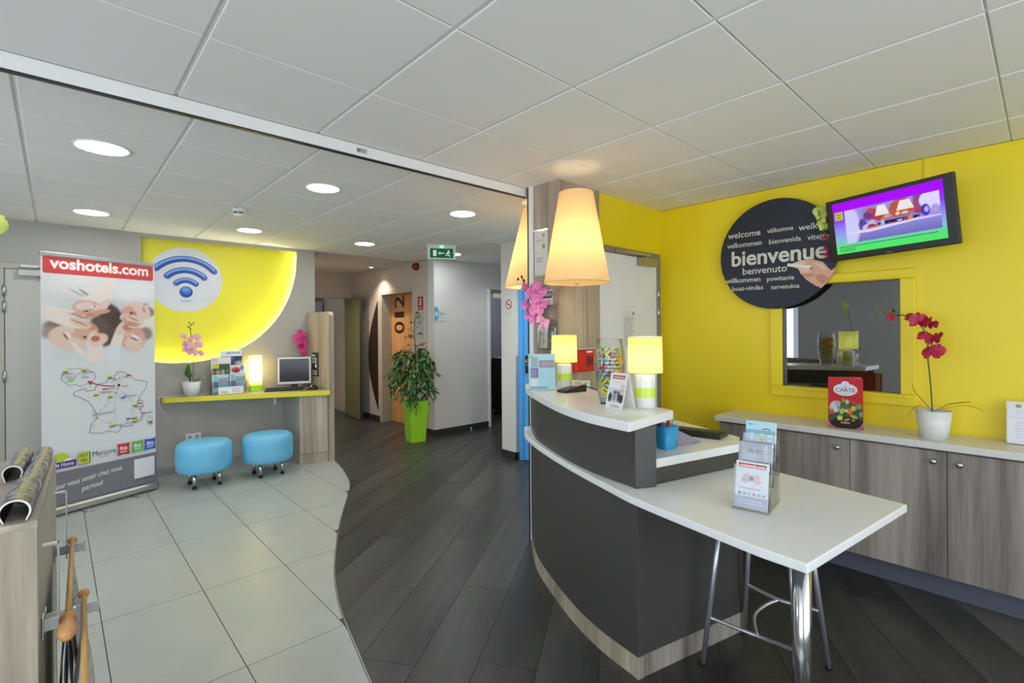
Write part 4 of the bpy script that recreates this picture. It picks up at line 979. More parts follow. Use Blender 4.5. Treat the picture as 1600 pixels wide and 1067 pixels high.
# sprays tucked behind the TV and at the picture's edge
t = thing('orchid_spray', 'lime and dark red artificial orchid spray tucked behind the TV', 'flowers', (3.735, 0.985, 2.0), R90)
MB().tube(catmull([(0.098, 0.062, -0.06), (0.082, 0.0, -0.03), (0.035, -0.022, 0.03), (-0.015, -0.03, 0.13), (-0.035, -0.04, 0.25)], 5), 0.004, 7).build('flower_stem', STEM, t)
for (x, z, s_, k) in ((-0.035, 0.245, 0.9, 'green'), (-0.02, 0.215, 0.9, 'green'), (-0.015, 0.17, 0.8, 'green'), (-0.005, 0.135, 0.7, 'green'), (0.004, 0.06, 0.45, 'red'), (0.006, -0.01, 0.45, 'red'), (0.008, -0.05, 0.4, 'red')):
    add_flower(t, k, (x, -0.045, z), s_, 0.4, -0.2, x * 40)
t = thing('potted_orchid', 'lime green orchid standing on the oak rack at the edge of the view', 'orchid', (-0.29, 1.80, 1.0), 0.5)
pot(t, 0.05, 0.07, 0.13)
MB().tube(catmull([(0, 0, 0.11), (0.0, 0, 0.40), (0.06, -0.01, 0.62), (0.12, -0.02, 0.80), (0.155, -0.02, 0.74), (0.16, -0.02, 0.68)], 5), 0.004, 7).build('flower_stem', STEM, t)
for (x, z, s_, yw) in ((0.165, 0.72, 0.8, 0.2), (0.172, 0.765, 0.8, -0.3), (0.168, 0.81, 0.8, 0.3), (0.12, 0.80, 0.9, 0.0), (0.160, 0.68, 0.7, 0.1), (0.13, 0.75, 0.9, 0.4)): add_flower(t, 'green', (x, -0.03, z), s_, yw, -0.2, z * 9)
strap_leaf(t, [(0, 0, 0.12), (-0.06, 0, 0.2), (-0.14, 0, 0.17)], 0.05, LEAFM)

# ficus in the lime pot
fc = thing('potted_ficus', 'bushy green ficus in a tall lime green square pot', 'plant', (3.535, 5.74, 0), math.radians(-8))
b0, b1, ph = 0.098, 0.134, 0.545
MB().add([(-b0, -b0, 0), (b0, -b0, 0), (b0, b0, 0), (-b0, b0, 0), (-b1, -b1, ph), (b1, -b1, ph), (b1, b1, ph), (-b1, b1, ph),
          (-b1 + .012, -b1 + .012, ph), (b1 - .012, -b1 + .012, ph), (b1 - .012, b1 - .012, ph), (-b1 + .012, b1 - .012, ph),
          (-b1 + .02, -b1 + .02, ph - .06), (b1 - .02, -b1 + .02, ph - .06), (b1 - .02, b1 - .02, ph - .06), (-b1 + .02, b1 - .02, ph - .06)],
         [(3, 2, 1, 0), (0, 1, 5, 4), (1, 2, 6, 5), (2, 3, 7, 6), (3, 0, 4, 7), (4, 5, 9, 8), (5, 6, 10, 9), (6, 7, 11, 10), (7, 4, 8, 11), (8, 9, 13, 12), (9, 10, 14, 13), (10, 11, 15, 14), (11, 8, 12, 15)]).build('pot', LIME, fc, bevel=0.004)
MB().box(-b1 + .021, b1 - .021, -b1 + .021, b1 - .021, ph - .07, ph - .05).build('soil', SOIL, fc)
rf = random.Random(11)
for k in range(3):
    a = k * 2.1; MB().tube(catmull([(0.03 * math.cos(a), 0.03 * math.sin(a), ph - 0.06), (0.02 * math.cos(a + 1), 0.02 * math.sin(a + 1), 0.75), (0.04 * math.cos(a + 2), 0.04 * math.sin(a + 2), 1.0)], 4), 0.011, 7, r1=0.006).build('trunk', BARK, fc)
MB().tube(catmull([(0, 0, 0.9), (0.01, 0, 1.2), (-0.01, 0, 1.45), (0.02, 0, 1.72)], 4), 0.008, 6, r1=0.003).build('trunk', BARK, fc)
lf = MB(); tw = MB()


def one_leaf(mb, p, d, L):
    d = d.normalized(); s_ = d.cross(Vector((0, 0, 1))); s_ = s_.normalized() if s_.length > 0.05 else Vector((1, 0, 0)); up = s_.cross(d)
    ang = rf.uniform(-0.9, 0.9); s2 = s_ * math.cos(ang) + up * math.sin(ang); w_ = L * 0.21; n2 = d.cross(s2) * L * 0.06
    mb.add([p, p + d * L * 0.4 - s2 * w_ + n2, p + d * L * 0.4, p + d * L * 0.4 + s2 * w_ + n2, p + d * L * 0.8 - s2 * w_ * 0.5, p + d * L * 0.8 + s2 * w_ * 0.5, p + d * L],
           [(0, 1, 2), (0, 2, 3), (1, 4, 6, 2), (2, 6, 5, 3)], 0, True)


for b_ in range(120):
    z0 = rf.uniform(0.62, 1.22); a = rf.uniform(0, 2 * PI); prof = 0.34 * math.sin(PI * min(1, max(0.08, (z0 - 0.45) / 0.95))) ** 0.8
    L = prof * rf.uniform(0.75, 1.08) * (0.80 if math.cos(a) > 0.2 else 1.0); base = Vector((0.02 * math.cos(a), 0.02 * math.sin(a), z0 - 0.02)); pts = []
    droop = rf.uniform(0.10, 0.24)
    for k in range(6):
        tt = k / 5; pts.append(base + Vector((math.cos(a) * L * tt, math.sin(a) * L * tt, 0.10 * math.sin(tt * 2.2) - droop * tt * tt)))
    tw.tube(pts, 0.0022, 4, r1=0.001)
    for k in range(15):
        tt = 0.25 + 0.78 * k / 14; i = min(int(tt * 5), 4); p = pts[i].lerp(pts[i + 1], min(tt * 5 - i, 1.1))
        d = (pts[i + 1] - pts[i]).normalized() + Vector((rf.uniform(-0.9, 0.9), rf.uniform(-0.9, 0.9), rf.uniform(-1.1, 0.1)))
        one_leaf(lf, p, d, rf.uniform(0.055, 0.088))
for k in range(26):
    z0 = rf.uniform(1.2, 1.7); a = rf.uniform(0, 2 * PI); L = (1.85 - z0) * 0.22; p0 = Vector((0.0, 0, z0)); p1 = p0 + Vector((math.cos(a) * L, math.sin(a) * L, 0.05)); tw.tube([p0, p1], 0.002, 4)
    for q in range(3): one_leaf(lf, p0.lerp(p1, rf.uniform(0.4, 1.0)), Vector((math.cos(a), math.sin(a), rf.uniform(-0.6, 0.4))), rf.uniform(0.035, 0.055))
for dz in (0, 0.05, 0.09): one_leaf(lf, Vector((-0.06, -b1 - 0.02, ph - 0.03 - dz)), Vector((rf.uniform(-0.5, 0.5), -0.1, -1)), 0.06)
lf.build('foliage', FICUS, fc, kind='stuff'); tw.build('twig', BARK, fc, kind='stuff')

# ------------------------------------------------------------------ seats
def pouf(label, x, y):
    t = thing('pouf', label, 'pouf', (x, y, 0), 0, 'blue poufs at the wall desk')
    MB().lathe([(0.185, 0.145), (0.215, 0.15), (0.233, 0.17), (0.239, 0.22), (0.239, 0.352), (0.230, 0.398), (0.206, 0.421), (0.155, 0.431), (0.0, 0.435)], 48, cap1=False).build('seat', SKYBLUE, t)
    for a in (-2.34, -0.77, 0.80, 2.37):
        lg = MB().cyl((0.148 * math.cos(a), 0.148 * math.sin(a), 0.018), (0.148 * math.cos(a), 0.148 * math.sin(a), 0.150), 0.0165, 14).build('leg', CHROME, t)
        MB().cyl((0.148 * math.cos(a), 0.148 * math.sin(a), 0.003), (0.148 * math.cos(a), 0.148 * math.sin(a), 0.02), 0.019, 14).build('foot_cap', BLACK, lg)


pouf('sky blue round pouf in front of the wall socket beside the banner', 1.057, 5.543)
pouf('sky blue round pouf beside the oak cabinet of the desk', 1.617, 5.493)

bs = thing('bar_stool', 'silver tube bar stool pushed under the white table end', 'stool', (2.27, 0.845, 0))
MB().lathe([(0.0, 0.700), (0.15, 0.700), (0.165, 0.71), (0.165, 0.728), (0.15, 0.738), (0.0, 0.74)], 36, cap0=False, cap1=False).build('seat', BLACK, bs)
LG = [((-0.182, 0.193), (-0.118, 0.128)), ((0.185, 0.163), (0.118, 0.098)), ((0.187, -0.194), (0.118, -0.128)), ((-0.155, -0.189), (-0.092, -0.128))]
LP = []
for (bx, by), (tx, ty) in LG:
    lg = MB().cyl((bx, by, 0.003), (tx, ty, 0.705), 0.011, 14).build('leg', ALU, bs)
    MB().cyl((bx, by, 0.0), (bx, by, 0.014), 0.0125, 12).build('foot_cap', BLACK, lg)
    LP.append(lambda z, b=(bx, by), q=(tx, ty): Vector((b[0] + (q[0] - b[0]) * z / 0.705, b[1] + (q[1] - b[1]) * z / 0.705, z)))
ra = [LP[0](0.21), LP[0](0.21) * 0.6 + LP[3](0.21) * 0.4 + Vector((0.05, 0, -0.03)), LP[0](0.21) * 0.35 + LP[3](0.21) * 0.65 + Vector((0.05, 0, -0.03)), LP[3](0.21)]
rb = [LP[1](0.25), LP[1](0.25) * 0.6 + LP[2](0.25) * 0.4 + Vector((-0.03, 0, 0)), LP[1](0.25) * 0.4 + LP[2](0.25) * 0.6 + Vector((-0.03, 0, 0)), LP[2](0.25)]
MB().tube(catmull(ra, 5), 0.008, 10).build('footrest', ALU, bs); MB().tube(catmull(rb, 5), 0.008, 10).build('footrest', ALU, bs)
ma, mb_ = (ra[1] + ra[2]) / 2, (rb[1] + rb[2]) / 2
MB().tube(catmull([ma, ma.lerp(mb_, 0.4) + Vector((0, 0.05, 0)), ma.lerp(mb_, 0.75) + Vector((0, 0.035, 0)), mb_], 5), 0.007, 10).build('stretcher', ALU, bs)

ac_ = thing('armchair', 'dark high-backed armchair in the room behind the dark doorway', 'armchair', (5.97, 6.42, 0), 0.2)
MB().box(-0.32, 0.32, -0.30, 0.30, 0.08, 0.44).build('seat', BLACK, ac_, bevel=0.04)
MB().add([(-0.34, -0.12, 0.1), (-0.24, -0.12, 0.1), (-0.24, 0.34, 0.1), (-0.34, 0.34, 0.1), (-0.46, -0.2, 1.0), (-0.36, -0.2, 1.0), (-0.36, 0.34, 1.0), (-0.46, 0.34, 1.0)], [(3, 2, 1, 0), (4, 5, 6, 7), (0, 1, 5, 4), (1, 2, 6, 5), (2, 3, 7, 6), (3, 0, 4, 7)]).build('backrest', BLACK, ac_, bevel=0.03)
MB().box(-0.30, 0.30, 0.30, 0.42, 0.08, 0.62).build('armrest', BLACK, ac_, bevel=0.03); MB().box(-0.22, 0.30, -0.42, -0.30, 0.08, 0.62).build('armrest', BLACK, ac_, bevel=0.03)
for sx in (-0.26, 0.26):
    for sy in (-0.26, 0.26): MB().cyl((sx, sy, 0), (sx, sy, 0.085), 0.02).build('leg', STEEL, ac_)
pm_ = MB(); q_ = [(-0.222, 0.93), (-0.216, 0.990), (-0.200, 1.003), (0.06, 1.003)]
pm_.add([(x, y + dy, z + dz) for dy, dz in ((0, 0), (-0.0008, 0.0012)) for y, z in q_ for x in (-0.485, -0.335)],
        [(0, 1, 3, 2), (2, 3, 5, 4), (4, 5, 7, 6), (10, 11, 9, 8), (12, 13, 11, 10), (14, 15, 13, 12), (0, 8, 9, 1), (6, 7, 15, 14)])
pp = tag(pm_.build('paper_sheet', PAPER), 'white paper sheet folded over the top of the dark armchair', 'paper')
pp.location = (5.97, 6.42, 0); pp.rotation_euler = (0, 0, 0.2)


# ------------------------------------------------------------------ wall desk
wd = thing('corner_desk', 'oak wall desk with yellow front edge, side cabinet and tall side panel', 'desk')
edge = catmull([(0.80, 6.165, 0), (0.805, 6.09, 0), (0.86, 6.055, 0), (1.04, 5.995, 0), (1.44, 5.835, 0), (1.90, 5.635, 0), (2.268, 5.485, 0)], 5)
edge = [(p[0], p[1]) for p in edge]
MB().prism(edge + [(2.268, 6.165), (0.80, 6.165)][:1] + [(2.268, 6.170), (0.80, 6.170)], 0.762, 0.81).build('desktop', OAKX, wd)
MB().wallstrip(edge, -0.004, 0.760, 0.811).build('edge_band', pm('yellow edge band', (0.78, 0.70, 0.03), 0.4, var=0.01), wd)
cf = Vector((2.268 - 1.985, 5.535 - 5.615)).normalized()
MB().prism([(1.985, 5.635), (2.268, 5.555), (2.268, 6.165), (1.985, 6.165)], 0.10, 0.762).build('cabinet', GREYWALL, wd)
MB().prism([(1.985, 5.645), (2.268, 5.565), (2.268, 6.165), (1.985, 6.165)], 0.0, 0.10).build('plinth', GREYWALL, wd)
MB().prism([(1.985, 5.629), (2.268, 5.549), (2.268, 5.564), (1.985, 5.644)], 0.0, 0.112).build('kickboard', OAK, wd)
dd = MB().prism([(1.986, 5.615), (2.266, 5.535), (2.266, 5.553), (1.986, 5.633)], 0.115, 0.758).build('door', OAK, wd, bevel=0.001)
MB().cyl((2.238, 5.545, 0.72), (2.233, 5.522, 0.72), 0.010).build('knob', STEEL, dd)
prof = [(5.50, 0.0), (6.168, 0.0), (6.168, 1.70), (5.56, 1.70)] + [(5.56 - 0.06 * math.sin(k * PI / 12), 1.64 + 0.06 * math.cos(k * PI / 12)) for k in range(1, 7)]
MB().prism([(a, b) for a, b in prof], 0, 0.055).xform(Matrix(((0, 0, 1, 2.272), (1, 0, 0, 0), (0, 1, 0, 0), (0, 0, 0, 1)))).build('side_panel', OAK, wd, bevel=0.003)
MB().box(1.875, 1.905, 6.140, 6.168, 0.62, 0.74).build('switch_box', WHITE, wd, bevel=0.003)
so_ = thing('wall_socket', 'white double wall socket behind the blue pouf', 'socket', (1.075, YB, 0.366))
MB().box(-0.07, 0.07, -0.012, 0, -0.035, 0.035).build('face_plate', WHITE, so_, bevel=0.003)
for sx in (-0.033, 0.033): MB().lathe([(0.02, 0), (0.02, 0.002)], 16).xform(Matrix.Translation((sx, -0.012, 0)) @ Matrix.Rotation(PI / 2, 4, 'X')).build('outlet', GREYWALL, so_)
tag(MB().tube(catmull([(0.99, YB - 0.012, 0.37), (0.92, YB - 0.006, 0.50), (0.84, YB - 0.006, 0.62), (0.782, YB - 0.010, 0.72), (0.776, YB - 0.012, 0.79), (0.780, YB - 0.018, 0.822), (0.82, YB - 0.03, 0.8150), (0.95, YB - 0.03, 0.8145), (1.2, YB - 0.025, 0.8145), (1.6, YB - 0.025, 0.8145)], 6), 0.0035, 6).build('power_cord', WHITE),
    'thin white cord running from the wall socket up over the desk', 'cord')

mo = thing('monitor', 'flat square monitor with silver bezel and black screen', 'monitor', (2.055, 5.98, 0.8104), -0.33)
MB().box(-0.10, 0.10, -0.08, 0.08, 0, 0.012).build('stand_base', BLACK, mo, bevel=0.004)
MB().box(-0.035, 0.035, 0.01, 0.035, 0.01, 0.12).build('stand_neck', BLACK, mo)
MB().box(-0.178, 0.178, -0.02, 0.015, 0.055, 0.365).build('bezel', pm('silver bezel', (0.66, 0.66, 0.65), 0.35, 0.2), mo, bevel=0.004)
MB().box(-0.158, 0.158, -0.0215, -0.019, 0.083, 0.347).build('screen', pm('dark screen', (0.018, 0.019, 0.022), 0.12), mo)
MB().box(-0.12, 0.12, 0.015, 0.045, 0.09, 0.33).build('back_cover', BLACK, mo, bevel=0.01)


def keyboard(label, x, y, z, rz, w, d, rows, cols):
    t = thing('keyboard', label, 'keyboard', (x, y, z), rz)
    MB().add([(-w / 2, -d / 2, 0), (w / 2, -d / 2, 0), (w / 2, d / 2, 0), (-w / 2, d / 2, 0), (-w / 2, -d / 2, 0.012), (w / 2, -d / 2, 0.012), (w / 2, d / 2, 0.026), (-w / 2, d / 2, 0.026)],
             [(3, 2, 1, 0), (4, 5, 6, 7), (0, 1, 5, 4), (1, 2, 6, 5), (2, 3, 7, 6), (3, 0, 4, 7)]).build('case', BLACK, t, bevel=0.004)
    kb = MB()
    for i in range(rows):
        for j in range(cols):
            x0 = -w / 2 + 0.012 + (w - 0.024) * j / cols; y0 = -d / 2 + 0.012 + (d - 0.024) * i / rows; zz = 0.012 + 0.014 * (i + 0.5) / rows
            kb.box(x0 + 0.001, x0 + (w - 0.024) / cols - 0.001, y0 + 0.001, y0 + (d - 0.024) / rows - 0.001, zz, zz + 0.006)
    kb.build('keys', pm('key black', (0.025, 0.025, 0.027), 0.45), t, kind='stuff')
    return t


keyboard('black keyboard lying in front of the silver monitor', 1.90, 5.86, 0.8104, -0.38, 0.40, 0.15, 5, 15)
ph_ = thing('desk_phone', 'small rounded black device beside the monitor at the desk end', 'phone', (2.165, 5.74, 0.8104), -0.5)
MB().lathe([(0.07, 0), (0.072, 0.01), (0.06, 0.035), (0.035, 0.05), (0.0, 0.053)], 20, cap1=False).build('body', BLACK, ph_)
MB().ball((0.0, -0.045, 0.038), 0.014, n=10).build('dial', STEEL, ph_)
ic = thing('intercom_panel', 'black wall keypad with pale buttons on the desk side panel', 'keypad', (2.2716, 5.89, 1.085), R90)
MB().box(-0.085, 0.085, -0.014, 0, -0.14, 0.14).build('case', BLACK, ic, bevel=0.004)
for (x, z, w_, h_) in ((-0.035, 0.105, 0.09, 0.018), (-0.04, 0.065, 0.03, 0.03), (0.03, 0.065, 0.03, 0.03), (-0.04, 0.03, 0.03, 0.03), (0.03, 0.03, 0.03, 0.03), (0.035, -0.015, 0.04, 0.04), (-0.04, -0.08, 0.035, 0.015), (0.03, -0.08, 0.035, 0.015), (-0.04, -0.11, 0.035, 0.02), (0.03, -0.11, 0.035, 0.02)):
    MB().box(x - w_ / 2, x + w_ / 2, -0.018, -0.014, z - h_ / 2, z + h_ / 2).build('key', WHITE, ic)


# leaflets in a tiered stand on the wall desk
def sheet(name, label, cat, loc, rot, w, h, ink, mat=PAPER, group=None, thick=0.002, imat=None):
    """an upright printed card or magazine: body, print; its base at loc, tilted back by rot[0]"""
    t = thing(name, label, cat, loc, 0, group); t.rotation_euler = rot
    MB().box(-w / 2, w / 2, 0, thick, 0, h).build('sheet', mat, t)
    if ink: ink.build(t, (-w / 2, 0, 0), (1, 0, 0), (0, 0, 1), 'print', imat or INKGLOSS)
    return t


ls = thing('leaflet_stand', 'clear tiered leaflet stand full of magazines on the wall desk', 'leaflet stand', (1.378, 6.0, 0.8104), 0.0)
MB().box(-0.17, 0.17, -0.015, 0.10, 0, 0.004).build('base', ACRYL, ls)
MB().box(-0.168, 0.168, -0.015, -0.012, 0.004, 0.14).build('front_pocket', ACRYL, ls)
MB().box(-0.165, 0.165, 0.04, 0.043, 0.004, 0.26).build('rear_pocket', ACRYL, ls)
MB().box(-0.165, 0.165, 0.10, 0.103, 0.0, 0.42).build('back_plate', ACRYL, ls)
for sx in (-0.169, 0.166): MB().add([(sx, -0.015, 0), (sx + 0.003, -0.015, 0), (sx + 0.003, 0.103, 0), (sx, 0.103, 0), (sx, -0.015, 0.10), (sx + 0.003, -0.015, 0.10), (sx + 0.003, 0.103, 0.34), (sx, 0.103, 0.34)],
                                    [(3, 2, 1, 0), (4, 5, 6, 7), (0, 1, 5, 4), (1, 2, 6, 5), (2, 3, 7, 6), (3, 0, 4, 7)]).build('side_plate', ACRYL, ls)
lb, lv, tl = S('#a9d3e2'), S('#77759f'), S('#6d95a6')


def blue_leaflet(w, h, seed):
    k = Ink(); k.rect(0, 0, w, h, S('#b4d8e2')); k.rect(w * 0.10, h * 0.62, w * 0.36, h * 0.90, S('#9fb3bd')); k.ell(w * 0.12, h * 0.92, w * 0.10, h * 0.05, S('#a5c59a'))
    k.rect(w * 0.40, h * 0.62, w * 0.97, h * 0.82, S('#7e98a8')); k.rect(w * 0.46, h * 0.66, w * 0.95, h * 0.79, S('#b99aa2'))
    k.rect(w * 0.08, h * 0.34, w * 0.36, h * 0.60, lv); k.rect(w * 0.40, h * 0.10, w * 0.97, h * 0.60, lb); k.rect(w * 0.08, h * 0.10, w * 0.30, h * 0.30, S('#d4e2e4'))
    k.scribble(w * 0.10, h * 0.36, w * 0.33, h * 0.56, 4, S('#b9b8d6'), seed); k.scribble(w * 0.05, h * 0.02, w * 0.8, h * 0.10, 2, S('#5d7ea0'), seed + 1)
    return k


k = Ink(); k.rect(0, 0, 0.21, 0.29, S('#23315f')); k.rect(0, 0.225, 0.21, 0.29, S('#dfe6ec')); k.text('AIRTRAVEL', 0.055, 0.248, 0.145, S('#3b5f92'), 0.034, 0.02)
k.paint(0, 0.0, 0.21, 0.225, 16, 16, soft([(0.2, 0.9, 0.5, 0.3, 0, S('#7f8fd0'), 0.8), (0.85, 0.6, 0.3, 0.2, 0, S('#8d9a90'), 0.5), (0.6, 0.4, 0.3, 0.3, 0, S('#15182c'), 0.6)], S('#2b3a74')))
sheet('magazine', 'blue travel magazine standing tallest at the rear of the desk stand', 'magazine', (1.415, 6.073, 0.985), (-0.06, 0, 0), 0.20, 0.29, k, thick=0.004)
k = Ink(); k.rect(0, 0, 0.19, 0.27, S('#d9dbc8')); k.rect(0.01, 0.05, 0.18, 0.20, S('#4c5a48')); k.text('AD', 0.012, 0.228, 0.05, S('#b98b93'), 0.05); k.rect(0.065, 0.222, 0.18, 0.262, S('#dfe5de'))
k.rect(0.012, 0.155, 0.075, 0.195, S('#e8e23a')); k.text('cool', 0.018, 0.166, 0.05, S('#8f8a20'), 0.034, 0.02)
k.paint(0.035, 0.03, 0.19, 0.15, 20, 14, soft([(0.2, 0.5, 0.2, 0.5, 0, S('#e7dfc0'), 0.7), (0.5, 0.6, 0.16, 0.4, 0, S('#efe3c8'), 0.7), (0.6, 0.2, 0.3, 0.3, 0, S('#d4262c'), 0.5), (0.8, 0.6, 0.2, 0.5, 0, S('#7d9a55'), 0.7)], S('#3f5138')))
k.rect(0.0, 0.09, 0.03, 0.13, S('#f08a8e'))
sheet('magazine', 'garden magazine with yellow title block standing in the desk stand', 'magazine', (1.315, 6.050, 0.93), (-0.06, 0, 0), 0.19, 0.275, k, thick=0.004)
k = Ink(); k.rect(0, 0, 0.14, 0.20, S('#c8cfd8')); k.ell(0.055, 0.145, 0.045, 0.032, S('#b5525c')); k.ell(0.06, 0.135, 0.025, 0.015, S('#7a2f36')); k.ell(0.115, 0.165, 0.018, 0.025, S('#6a78b5'))
sheet('magazine', 'food leaflet with red dish photo in the middle of the desk stand', 'magazine', (1.47, 6.028, 0.915), (-0.05, 0, 0), 0.145, 0.20, k, thick=0.003)
sheet('leaflet', 'pale blue leaflet in the front pocket nearest the pink orchid', 'leaflet', (1.295, 5.992, 0.816), (-0.04, 0, 0), 0.155, 0.205, blue_leaflet(0.155, 0.205, 1), thick=0.003)
sheet('leaflet', 'pale blue leaflet in the front pocket nearest the glowing lamp', 'leaflet', (1.46, 5.994, 0.816), (-0.04, 0, 0), 0.155, 0.212, blue_leaflet(0.155, 0.212, 5), thick=0.003)
k = Ink(); k.rect(0, 0, 0.24, 0.075, S('#e6e8e6')); k.scribble(0.02, 0.01, 0.09, 0.035, 2, S('#a9adae'), 2); k.scribble(0.13, 0.012, 0.23, 0.065, 4, S('#b0b4b6'), 3); k.ell(0.06, 0.02, 0.03, 0.010, S('#b2b6b6'))
sheet('card', 'white card leaning against the front of the desk leaflet stand', 'card', (1.39, 5.972, 0.812), (-0.10, 0, 0), 0.24, 0.075, k, thick=0.0015)

# ------------------------------------------------------------------ wifi disc in the yellow recess
wf = thing('wifi_sign', 'round white sign with glossy blue wifi arcs in the yellow recess', 'sign', (1.03, YB + 0.062, 2.035))
MB().lathe([(0.342, 0), (0.342, 0.004)], 64, sm=False).xform(Matrix.Rotation(PI / 2, 4, 'X')).build('disc', pm('white disc', (0.66, 0.68, 0.74), 0.4), wf)
k = Ink(); nv, bl2, lt = S('#163f9b'), S('#2f63c4'), S('#7da3e6')
for r, w_, sp in ((0.352, 0.056, 0.84), (0.232, 0.056, 0.80), (0.125, 0.05, 0.78)):
    k.arc(0.0, -0.13, r, w_ + 0.008, PI / 2 - sp, PI / 2 + sp, S('#15306e')); k.arc(0.0, -0.13, r, w_, PI / 2 - sp, PI / 2 + sp, bl2)
    k.arc(0.0, -0.13, r + 0.012, w_ * 0.35, PI / 2 - sp * 0.96, PI / 2 + sp * 0.96, lt); k.arc(0.0, -0.13, r - 0.014, w_ * 0.32, PI / 2 - sp * 0.98, PI / 2 + sp * 0.98, nv)
k.ell(0, -0.13, 0.060, 0.060, nv); k.ell(0, -0.115, 0.050, 0.042, bl2); k.ell(0, -0.105, 0.036, 0.024, S('#5f8edb')); k.ell(0, -0.225, 0.055, 0.012, S('#aebfdc'))
k.build(wf, (0, -0.0042, 0), (1, 0, 0), (0, 0, 1), 'print')

# ------------------------------------------------------------------ roll-up banner
ba = thing('rollup_banner', 'tall white roll-up banner with red title, photo, map and hotel emblems', 'banner', (-0.09, 5.385, 0), math.atan2(0.322, 0.787))
BW = 0.85
MB().box(0, BW, -0.05, 0.06, 0.018, 0.085).build('base_cassette', STEEL, ba, bevel=0.02)
for fx in (0.24, 0.62): MB().box(fx, fx + 0.05, -0.14, 0.14, 0.0, 0.018).build('foot', STEEL, ba, bevel=0.003)
MB().box(0, BW, -0.008, 0.012, 2.095, 2.128).build('top_rail', ALU, ba, bevel=0.004)
MB().cyl((BW / 2, 0.03, 0.08), (BW / 2, 0.02, 2.11), 0.010).build('support_pole', ALU, ba)
MB().box(0.008, BW - 0.008, 0, 0.0012, 0.08, 2.10).build('fabric_panel', PAPER, ba)
k = Ink(0.00016)
wht, gry, red_ = S('#dcdfe1'), S('#77767e'), S('#d04544')
k.rect(0, 0, BW - 0.016, 2.02, wht)
sk, sk2, sk3, hr, lin = S('#e6cabb'), S('#d9a996'), S('#c98b78'), S('#5a4a44'), S('#e3e2e2')
ar, ar2, ln2 = S('#ecdfd7'), S('#e3cdc0'), S('#b98f7e')
